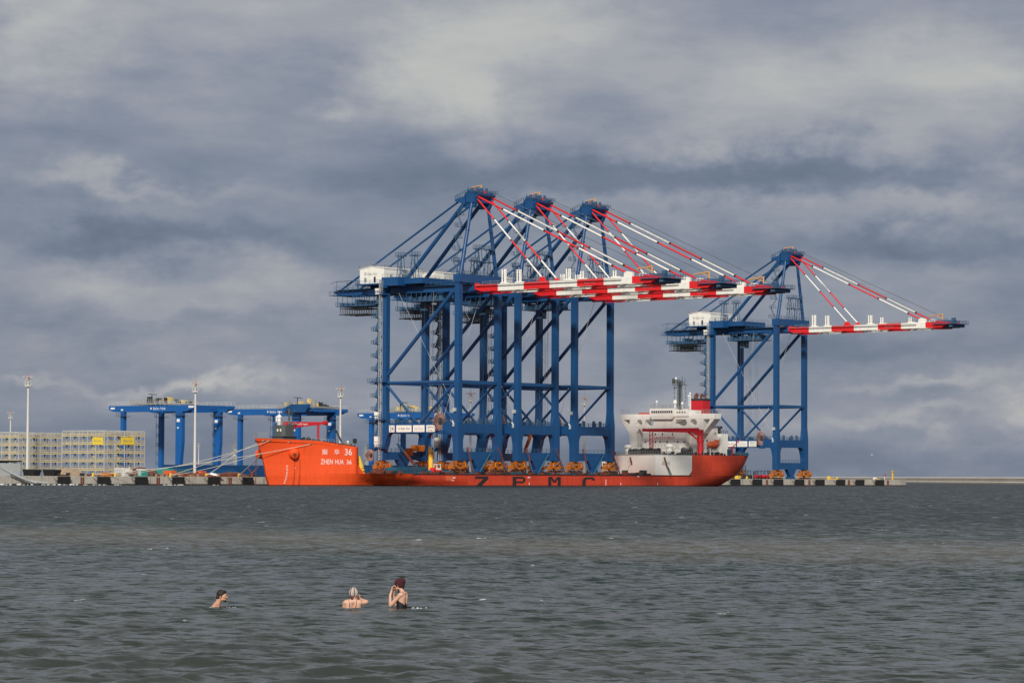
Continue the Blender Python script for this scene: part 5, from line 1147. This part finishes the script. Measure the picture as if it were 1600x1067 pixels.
t = on_yard('shed', 'grey shed with dark sloping roof at the left edge of the photo', 'shed', -55, -139.5); m = MB(); m.box((-9, -4, 0), (3.3, 4, 3.7)); m.build('wall', 'galv', t); m = MB(); m.prism([(-9.3, 3.7), (3.6, 4.1), (3.6, 4.5), (-9.3, 4.1)], -4.4, 4.4); m.build('roof', 'dark', t); m = MB(); m.box((-5, -4.06, .2), (-3.5, -3.98, 2.4)); m.build('door', 'dgrey', t)
for v, lb in ((-132.0, 'black skip left of the tall light mast foot'), (-124.2, 'black skip right of the tall light mast foot')):
    t = on_yard('skip', lb, 'skip', -50.5, v, 'black skips at the mast foot'); m = MB(); m.frustum((-2, 2, -1.2, 1.2, .1), (-2.6, 2.6, -1.4, 1.4, 1.9)); m.build('tub', 'black', t); m = MB(); m.box((-2.7, -1.5, 1.85), (2.7, -1.35, 2.0)); m.build('rim', 'dgrey', t)
def heap(name, lb, cat, u, v, lu, lv, h, col, seed=0):
    rs = random.Random(seed); m = MB(); n = 22; k = 6; vs = []
    for j in range(k+1):
        for i in range(n+1):
            x = -lu/2+lu*i/n; y = -lv/2+lv*j/k; e = max(0, 1-(2*x/lu)**4)*max(0, 1-(2*y/lv)**2); vs.append((x, y, h*e*(.55+.45*rs.random())))
    m.add(vs, [(j*(n+1)+i, j*(n+1)+i+1, (j+1)*(n+1)+i+1, (j+1)*(n+1)+i) for j in range(k) for i in range(n)]); o = m.build(name, col); put(o, u, v, QZ+.01); tag(o, lb, cat); return o
heap('sand_heap', 'beige heap of soil behind the quay edge right of the tall mast', 'heap', -56, -113, 13, 9, 2.6, 'beige', 1)
heap('rubble_heap', 'brownish heap behind the quay edge below the right scaffold', 'heap', -55, -97, 12, 8, 1.5, 'beige', 2)
heap('tarpaulin_pile', 'dark brown covered pile on the quay right of the green hut', 'pile', -60, -80, 17, 8, 2.9, 'brown', 3)
heap('cable_pile', 'rust-brown pile of gear on the quay in front of the blue screen wall', 'pile', -55, -63, 24, 5, 1.3, 'rust', 4)
heap('bag_pile', 'white bags piled on the quay behind the fifth fender ahead of the bow', 'pile', -50, -58.5, 5.5, 3, 1.35, 'text', 5)
heap('scrap_pile', 'dark pile of equipment on the quay just ahead of the ship\'s stem', 'pile', -56, -43, 13, 5, 1.7, 'brown', 6)
rs = random.Random(5)
m = MB()
for i in range(90):
    v = rs.uniform(-125, -36); u = -rs.uniform(2.5, 9); h = rs.uniform(.3, 1.1); m.box((u, v, 0), (u+rs.uniform(.3, 1.6), v+rs.uniform(.3, 1.8), h), rs.choice((0, 0, 1, 2)))
o = m.build('quayside_clutter', ['rust', 'dark', 'beige']); put(o, QU, 0, QZ+.01); tag(o, kind='stuff'); o['label'] = 'small rusty and dark odds and ends strewn along the quay edge'
# bollards
b0 = None
for i, (v, lb) in enumerate(((-80.1, 'quay bollard holding the two taut mooring lines'), (-64.7, 'quay bollard at the yellowish short rope'), (-50.3, 'quay bollard nearest the bow with the thick rope'), (-112, 'quay bollard at the far left thin line'), (-103, 'quay bollard in front of the right scaffold\'s orange frame'), (227, 'quay bollard left of the separate crane\'s wheels'), (290, 'quay bollard right of the separate crane'))):
    if b0 is None:
        m = MB(); m.tube((0, 0, 0), (0, 0, .55), .35, 12, r2=.28); m.tube((0, 0, .5), (.25, 0, .8), .42, 12); b0 = o = m.build('bollard', 'yellow')
    else: o = b0.copy(); C.objects.link(o)
    put(o, -46.2, v, QZ+.065); tag(o, lb, 'bollard', 'quay bollards')
# portal prop left of the stem
t = on_yard('red_davit', 'dark red folding davit standing on the quay beside the stem', 'davit', -50, -40.5); m = MB(); m.tube((0, 0, 0), (0, 0, 1.4), .5, 8); m.bar((0, 0, 1.2), (1.5, 1.4, 3.4), .22); m.bar((0, 0, 1.2), (-.9, -1, 3.0), .2); m.build('arm', 'rust', t)
# forklifts and machine near the stern
def forklift(lb, u, v, col, s_=1, rz=0):
    R = on_yard('forklift', lb, 'forklift', u, v, None, rz); m = MB(); m.box((-1, -1.8, .5), (1, 1.6, 1.6)); m.build('body', col, R)
    m = MB(); [m.bar((x, y, 1.6), (x*.9, y*.85, 3.2), .09) for x in (-.9, .9) for y in (-1, 1)]; m.box((-.95, -1, 3.15), (.95, 1, 3.3)); m.build('cab', 'dark', R)
    m = MB(); [m.box((x-.1, -2.3, .1), (x+.1, -2.1, 5.0*s_)) for x in (-.6, .6)]; [m.box((-.6, -2.3, z), (.6, -2.12, z+.2)) for z in (.4, 2, 3.6*s_, 4.7*s_)]; m.build('lift_mast', 'dark', R)
    m = MB(); [m.tube((x, y, .6), (x+.35, y, .6), .6, 12) for x in (-1.1, .75) for y in (-1.2, 1.1)]; m.build('wheel', 'black', R)
forklift('tall-masted dark forklift on the quay just right of the ship\'s stern', -52, 236.0, 'dark', 1.05)
forklift('red forklift with low mast on the quay left of the separate crane', -55, 247.5, 'dred', .6)
forklift('second red forklift standing beside the separate crane\'s wheels', -55, 252, 'red', .65, 1.5)
t = on_yard('yellow_cabinet', 'small yellow cabinet on the quay near the stern', 'cabinet', -50, 226.5); m = MB(); m.box((-.8, -.8, 0), (.8, .8, 1.4)); m.build('body', 'yellow', t); m = MB(); m.box((-.9, -.9, 1.4), (.9, .9, 1.55)); m.tube((0, 0, 1.55), (0, 0, 2.9), .12, 6); m.box((-.7, -.2, 2.6), (.7, .2, 3.3)); m.build('lamp_head', 'dark', t)
t = on_yard('navigation_beacon', 'slim yellow beacon post at the right end of the quay', 'beacon', -47.5, 333.5); m = MB(); m.tube((0, 0, 0), (0, 0, 3.2), .42, 10); m.build('post', 'yellow', t); m = MB(); m.tube((0, 0, 3.2), (0, 0, 3.5), .7, 10); m.tube((0, 0, 3.5), (0, 0, 3.8), .2, 8); m.build('lantern', 'yellow', t)
t = on_yard('lifebuoy_stand', 'white post with red buoy left of the yellow beacon', 'lifebuoy stand', -47.5, 327.5); m = MB(); m.bar((0, 0, 0), (0, 0, 2.2), .12); m.build('post', 'text', t); m = MB(); m.tube((.1, 0, 1.9), (.3, 0, 1.9), .5, 12); m.build('buoy', 'gtext', t)
t = on_yard('life_raft_drum', 'white drum lying by the lifebuoy post near the quay end', 'drum', -48, 321); m = MB(); m.tube((0, -.8, .45), (0, .8, .45), .45, 12); m.build('drum', 'text', t); m = MB(); m.box((-.5, 1.4, 0), (.5, 3.2, .35)); m.build('base', 'yellow', t)
t = on_yard('yellow_ramp', 'small yellow ramp frame lying on the right quay', 'ramp', -50, 291.5); m = MB(); m.prism([(-2.0, 0), (3.0, 0), (2.8, .35), (-.8, .5), (-1.2, 1.3), (-1.7, 1.3)], -.6, .6, axis='x'); m.build('ramp', 'yellow', t)
# pale hoses slung over the quay at far left
for i, (a, b, lb) in enumerate(((-150, -134.5, 'uppermost pale hose drooping over the quay at the left edge'), (-146, -129.5, 'lower pale hose drooping over the quay at the left edge'))):
    m = MB(); pts = [Vector((.2+1.2*math.sin(PI*t_/2), (b-a)*t_*.8, (.3+.0 if i else 2.6)*(1-t_)+1.9*(1-t_)**2+.3 - .2)) for t_ in [q/10 for q in range(11)]]
    for p, q in zip(pts[:-1], pts[1:]): m.tube(p, q, .32, 8, cap=False)
    o = m.build('hose', 'galv'); put(o, QU+1.0, a, .4); tag(o, lb, 'hose', 'pale hoses hanging over the quay')
# foam splashing along the quay foot
m = MB(); rs = random.Random(9)
for (v0_, v1_, n_) in ((-152, -104, 60), (-86, -78, 14), (-66, -62, 4)):
    for i in range(n_):
        v = rs.uniform(v0_, v1_); r_ = rs.uniform(.1, .4); m.sphere((1.6+rs.uniform(0, 1.3), v, .05), r_, 0, 6, (1.2, 2.2, rs.uniform(.4, 1.0) if v < -118 else .4))
o = m.build('foam', 'foam'); put(o, QU, 0, 0); tag(o, kind='stuff'); o['label'] = 'white foam breaking along the foot of the quay'
m = MB(); rs = random.Random(2)
for i in range(11): m.sphere((rs.uniform(-2.12, -1.82), 66.2+rs.uniform(-.25, .2), .015), rs.uniform(.006, .022), 0, 6, (1.8, 1.6, .5))
for (x_, w_) in ((-6.3, .25), (-3.4, .22)):
    for i in range(8): m.sphere((x_+rs.uniform(-w_, w_*1.6), 66.2, .012), rs.uniform(.004, .010), 0, 6, (2, 1.6, .5))
o = m.build('foam', 'foam'); tag(o, kind='stuff'); o['label'] = 'small white splashes in the water around the bathers'
# gulls
gm = None
for (x, y, z, lb) in ((127.5, 1090, 11.2, 'white gull in flight over the right end of the quay'), (-62, 690, 7.2, 'white gull in flight ahead of the bow')):
    if gm is None:
        m = MB(); m.sphere((0, 0, 0), .16, 0, 8, (2.2, .8, .8)); m.sphere((.38, 0, .06), .09, 0, 8)
        for s_ in (-1, 1): m.add([(.15, 0, .05), (-.15, 0, .05), (-.12, s_*.5, .3), (.2, s_*.5, .32), (-.2, s_*1.0, .12), (.02, s_*1.0, .14)], [(0, 1, 2, 3), (3, 2, 4, 5), (3, 2, 1, 0), (5, 4, 2, 3)])
        m.add([(-.3, .06, 0), (-.3, -.06, 0), (-.55, -.12, 0), (-.55, .12, 0)], [(0, 1, 2, 3), (3, 2, 1, 0)])
        gm = o = m.build('gull', 'text')
    else: o = gm.copy(); C.objects.link(o)
    o.location = (x, y, z); tag(o, lb, 'gull', 'gulls in flight')

# ------------------------------------------------------------------ bathers
M['skin'] = mat('skin', (.56, .30, .20), .5, var=.08, scale=6); M['skin2'] = mat('pale_skin', (.62, .36, .26), .5, var=.06, scale=6)
M['hair'] = mat('dark_hair', (.015, .010, .008), .7, var=.3, scale=30); M['hair2'] = mat('auburn_hair', (.07, .02, .012), .7, var=.3, scale=30)
M['wool'] = mat('maroon_wool', (.055, .010, .018), .9, var=.3, scale=50, bump=.4); M['suit'] = mat('black_swimsuit', (.008, .009, .012), .6, var=.2)
M['eye'] = mat('eye', (.01, .01, .01), .3, var=.1)
def stripes():
    m = mat('striped_wool', (.5, .5, .5), .9); t = m.node_tree; b = t.nodes['Principled BSDF']
    tcn = t.nodes.new('ShaderNodeTexCoord'); sx = t.nodes.new('ShaderNodeSeparateXYZ'); t.links.new(tcn.outputs['Object'], sx.inputs[0])
    at = t.nodes.new('ShaderNodeMath'); at.operation = 'ARCTAN2'; t.links.new(sx.outputs[0], at.inputs[0]); t.links.new(sx.outputs[1], at.inputs[1])
    mu = t.nodes.new('ShaderNodeMath'); mu.operation = 'MULTIPLY'; mu.inputs[1].default_value = 1.1; t.links.new(at.outputs[0], mu.inputs[0]); fr = t.nodes.new('ShaderNodeMath'); fr.operation = 'FRACT'; t.links.new(mu.outputs[0], fr.inputs[0])
    r = t.nodes.new('ShaderNodeValToRGB'); t.links.new(fr.outputs[0], r.inputs[0]); r.color_ramp.interpolation = 'CONSTANT'; e = r.color_ramp.elements; e[0].color = (.34, .15, .15, 1); e[1].position = .85; e[1].color = (.02, .02, .04, 1)
    for p, c in ((.32, (.55, .55, .5)), (.45, (.04, .05, .04)), (.52, (.35, .5, .3)), (.64, (.6, .58, .6))): q = e.new(p); q.color = c+(1,)
    t.links.new(r.outputs[0], b.inputs['Base Color']); return m
M['stripe'] = stripes()
def body(name, mb, matn, R, vox=.007, sm=4):
    o = mb.build(name, matn, R)
    r = o.modifiers.new('r', 'REMESH'); r.mode = 'VOXEL'; r.voxel_size = vox; r.use_smooth_shade = True
    s_ = o.modifiers.new('s', 'SMOOTH'); s_.iterations = sm; s_.factor = .5
    dg = bpy.context.evaluated_depsgraph_get(); me = bpy.data.meshes.new_from_object(o.evaluated_get(dg)); o.modifiers.clear(); o.data = me
    me.polygons.foreach_set('use_smooth', [True]*len(me.polygons)); return o
def cap(m, pts):                   # chain of (point, radius)
    for (p, r), (q, s_) in zip(pts[:-1], pts[1:]):
        m.tube(p, q, r, 14, r2=s_); m.sphere(q, s_, 0, 14)
    m.sphere(pts[0][0], pts[0][1], 0, 14)
def hand(m, w_, d, side, curl=.6, up=Vector((0, 0, 1))):
    """palm from wrist w_ along d; fingers bend towards 'side'"""
    w_ = Vector(w_); d = Vector(d).normalized(); side = Vector(side); side = (side-d*side.dot(d)).normalized(); ac = d.cross(side)
    for k in range(4):
        off = ac*(.030-.020*k); base = w_+d*.085+off; cap(m, [(w_+off*.7+d*.02, .016), (base, .013)])
        L_ = (.040, .046, .043, .034)[k]; a = base+(d*math.cos(curl*.6)+side*math.sin(curl*.6))*L_; b = a+(d*math.cos(curl*1.4)+side*math.sin(curl*1.4))*L_*.7; c = b+(d*math.cos(curl*2)+side*math.sin(curl*2))*L_*.5
        cap(m, [(base, .0095), (a, .009), (b, .008), (c, .007)])
    tb = w_+d*.03+ac*.03; a = tb+(d*.6+ac*.7+side*.3).normalized()*.04; b = a+(d*.8+ac*.2+side*.5).normalized()*.032; cap(m, [(tb, .015), (a, .011), (b, .009)])
def head(m, c, f, tilt=0):         # c = centre of the skull, f = facing direction
    c = Vector(c); f = Vector(f).normalized(); s_ = f.cross(Vector((0, 0, 1))).normalized(); u = s_.cross(f)
    def P(a, b, h): return c+f*a+s_*b+u*h
    m.sphere(P(-.015, 0, .02), .092, 0, 18, (.95, .95, 1.05)); cap(m, [(P(.03, 0, .0), .072), (P(.045, 0, -.06), .052), (P(.055, 0, -.095), .032)])
    cap(m, [(P(.02, .035, -.065), .035), (P(.045, 0, -.09), .03)]); cap(m, [(P(.02, -.035, -.065), .035), (P(.045, 0, -.09), .03)])
    cap(m, [(P(.094, 0, .01), .010), (P(.118, 0, -.026), .015)]); cap(m, [(P(.092, .02, .03), .012), (P(.092, -.02, .03), .012)])
    cap(m, [(P(.088, .014, -.058), .012), (P(.088, -.014, -.058), .012)])
    for b in (-1, 1): m.sphere(P(-.005, b*.088, -.012), .024, 0, 10, (.6, .6, 1.3)); m.sphere(P(.06, b*.045, -.02), .028)
    return P
def eyes(P, R):
    m = MB(); [m.sphere(P(.086, b*.031, .012), .011, 0, 8) for b in (-1, 1)]; m.build('eye', 'eye', R)
def legs(m, hip, w_=.09):
    for s_ in (-1, 1): cap(m, [((hip[0], s_*w_, hip[2]), .095), ((hip[0]+.02, s_*w_*1.1, hip[2]-.44), .058), ((hip[0]-.01, s_*w_*1.1, hip[2]-.86), .042), ((hip[0]+.15, s_*w_*1.2, hip[2]-.89), .032)])
def person(lb, x, y, rz, dz=0, g='bathers standing in the sea'):
    o = bpy.data.objects.new('person', None); C.objects.link(o); o.location = (x, y, dz); o.rotation_euler = (0, 0, rz); o.empty_display_size = .3; return tag(o, lb, 'person', g)
# local: +x = facing direction, z = 0 is the water surface
# man facing right, water at his collar bones
R = person('dark-haired bearded man in the sea up to his shoulders, looking right', -6.28, 66.6, -.12)
m = MB(); hc = Vector((.05, 0, .235)); P = head(m, hc, (1, -.1, -.03))
cap(m, [((.0, 0, .20), .058), ((-.05, 0, .05), .060), ((-.08, 0, -.02), .09)])
cap(m, [((-.07, 0, .05), .07), ((-.09, .17, -.01), .062), ((-.06, .19, -.28), .042), ((.14, .13, -.36), .032)]); cap(m, [((-.07, 0, .05), .07), ((-.09, -.17, -.01), .062), ((-.06, -.19, -.28), .042), ((.14, -.13, -.36), .032)])
hand(m, (.14, .13, -.36), (1, -.3, 0), (0, 0, -1)); hand(m, (.14, -.13, -.36), (1, .3, 0), (0, 0, -1))
for y in (-.08, .08): cap(m, [((-.07, y, -.05), .11), ((-.06, y*.8, -.3), .105), ((-.05, y*.8, -.52), .11)])
legs(m, (-.05, 0, -.55)); body('body', m, 'skin', R); eyes(P, R)
m = MB(); m.sphere(P(-.028, 0, .045), .100, 0, 18, (1, .98, .98)); cap(m, [(P(.03, .03, .10), .035), (P(.065, 0, .10), .032), (P(.03, -.03, .10), .035)]); cap(m, [(P(-.075, .05, -.02), .045), (P(-.075, 0, -.05), .045), (P(-.075, -.05, -.02), .045)]); cap(m, [(P(-.0, .09, .03), .016), (P(.01, .09, -.005), .01)]); cap(m, [(P(-.0, -.09, .03), .016), (P(.01, -.09, -.005), .01)]); body('hair', m, 'hair', R, .008, 2)
m = MB(); cap(m, [(P(.05, .035, -.085), .018), (P(.078, 0, -.103), .026), (P(.05, -.035, -.085), .018)]); cap(m, [(P(.100, .022, -.045), .009), (P(.104, -.022, -.045), .009)]); body('beard', m, 'hair', R, .006, 2)
# woman seen from behind in a striped hat, one arm bent out to the right
R = person('woman in a striped knitted hat seen from behind, in the sea to her chest', -3.40, 66.45, PI/2+.05, -.05)
m = MB(); P = head(m, (.04, -.02, .335), (.9, -.45, -.05))
cap(m, [((.0, 0, .30), .050), ((-.02, 0, .20), .055)]); cap(m, [((-.02, -.15, .165), .060), ((-.02, 0, .19), .068), ((-.02, .15, .165), .060)])
for y in (-.09, .09): cap(m, [((0, y, .14), .095), ((.0, y*.9, -.05), .088), ((0, y*.75, -.2), .085), ((.0, y, -.38), .11)])
cap(m, [((0, -.165, .155), .055), ((.03, -.285, .175), .046), ((.06, -.30, .18), .042), ((.24, -.17, .22), .034), ((.26, -.15, .23), .028)]); cap(m, [((0, .17, .15), .055), ((.08, .19, -.06), .045), ((.27, .05, .06), .032)])
hand(m, (.26, -.15, .23), (.2, .8, .7), (-1, 0, 0), .5); hand(m, (.27, .05, .06), (.4, -1, .6), (-1, 0, 0), .8)
legs(m, (0, 0, -.42)); body('body', m, 'skin2', R); eyes(P, R)
m = MB(); m.sphere(P(-.012, 0, .035), .110, 0, 20, (1, 1, 1.0)); m.sphere(P(-.02, 0, .075), .085, 0, 16, (1, 1, 1)); o = body('knitted_hat', m, M['stripe'], R, .008, 3)
cc = P(-.015, 0, .05)
o.data.transform(Matrix.Translation(-cc)); o.location = cc
m = MB(); cap(m, [(P(-.07, .0, -.06), .045), (P(-.085, .01, -.12), .033)]); body('hair', m, 'hair2', R, .007, 2)
m = MB(); m.tube((-.07, -.085, .215), (-.1, -.07, .10), .008, 6); m.tube((-.1, -.07, .10), (-.09, -.05, .0), .008, 6); m.tube((-.07, .085, .21), (-.1, .07, .1), .008, 6); m.tube((-.1, .07, .1), (-.09, .05, 0), .008, 6)
for y in (-.09, .09): cap(m, [((0, y*.9, -.04), .094), ((0, y*.75, -.2), .091), ((.0, y, -.38), .116)])
m.build('swimsuit', 'suit', R)
# woman in maroon hat, facing left and away, both hands raised to her face
R = person('woman in maroon knitted hat and black swimsuit, both hands raised to her face', -2.34, 66.35, PI-.35, -.06)
m = MB(); P = head(m, (.07, 0, .565), (1, 0, -.12))
cap(m, [((.03, 0, .50), .048), ((-.02, 0, .38), .052)]); cap(m, [((-.03, -.13, .355), .056), ((-.03, 0, .37), .062), ((-.03, .13, .355), .056)])
for y in (-.07, .07): cap(m, [((-.02, y, .31), .088), ((-.01, y*.9, .12), .078), ((.03, y*.85, -.02), .078), ((.0, y*1.2, -.2), .105)])
for s_ in (-1, 1):
    cap(m, [((-.02, s_*.145, .355), .05), ((.17, s_*.17, .15), .040), ((.20, s_*.165, .12), .036), ((.235, s_*.10, .33), .030), ((.215, s_*.06, .44), .024)])
    hand(m, (.215, s_*.055, .43), (-.25, -s_*.1, 1), (-1, 0, .1), .9)
for y in (-.07, .07): m.sphere((.055, y, .25), .06, 0, 12)
legs(m, (0, 0, -.26)); body('body', m, 'skin2', R); eyes(P, R)
m = MB(); m.sphere(P(-.015, 0, .035), .112, 0, 20, (1.05, 1, .98)); m.sphere(P(-.065, 0, .065), .092, 0, 18); cap(m, [(P(-.06, .03, -.02), .06), (P(-.075, 0, -.055), .045), (P(-.06, -.03, -.02), .06)]); body('knitted_hat', m, 'wool', R, .008, 3)
m = MB(); cap(m, [(P(-.07, .0, -.07), .03), (P(-.08, 0, -.11), .022)]); cap(m, [(P(.05, .07, -.05), .016), (P(.06, .06, -.17), .012)]); body('hair', m, 'hair', R, .007, 2)
m = MB()
for y in (-.07, .07): cap(m, [((.03, y*.95, .26), .074), ((.012, y*.9, .15), .088)]); cap(m, [((-.005, y*.92, .185), .088), ((-.0, y*.9, .10), .088), ((.03, y*.85, -.02), .083), ((.0, y*1.2, -.2), .110)]); m.sphere((.052, y, .24), .066, 0, 14); cap(m, [((.05, y, .22), .055), ((.02, y, .10), .075)]); cap(m, [((.03, y*1.1, .29), .012), ((.02, y*1.25, .40), .012), ((-.05, y*1.2, .41), .012)])
o = m.build('s', 'suit', R); bpy.data.objects.remove(o)
body('swimsuit', m, 'suit', R, .007, 2)
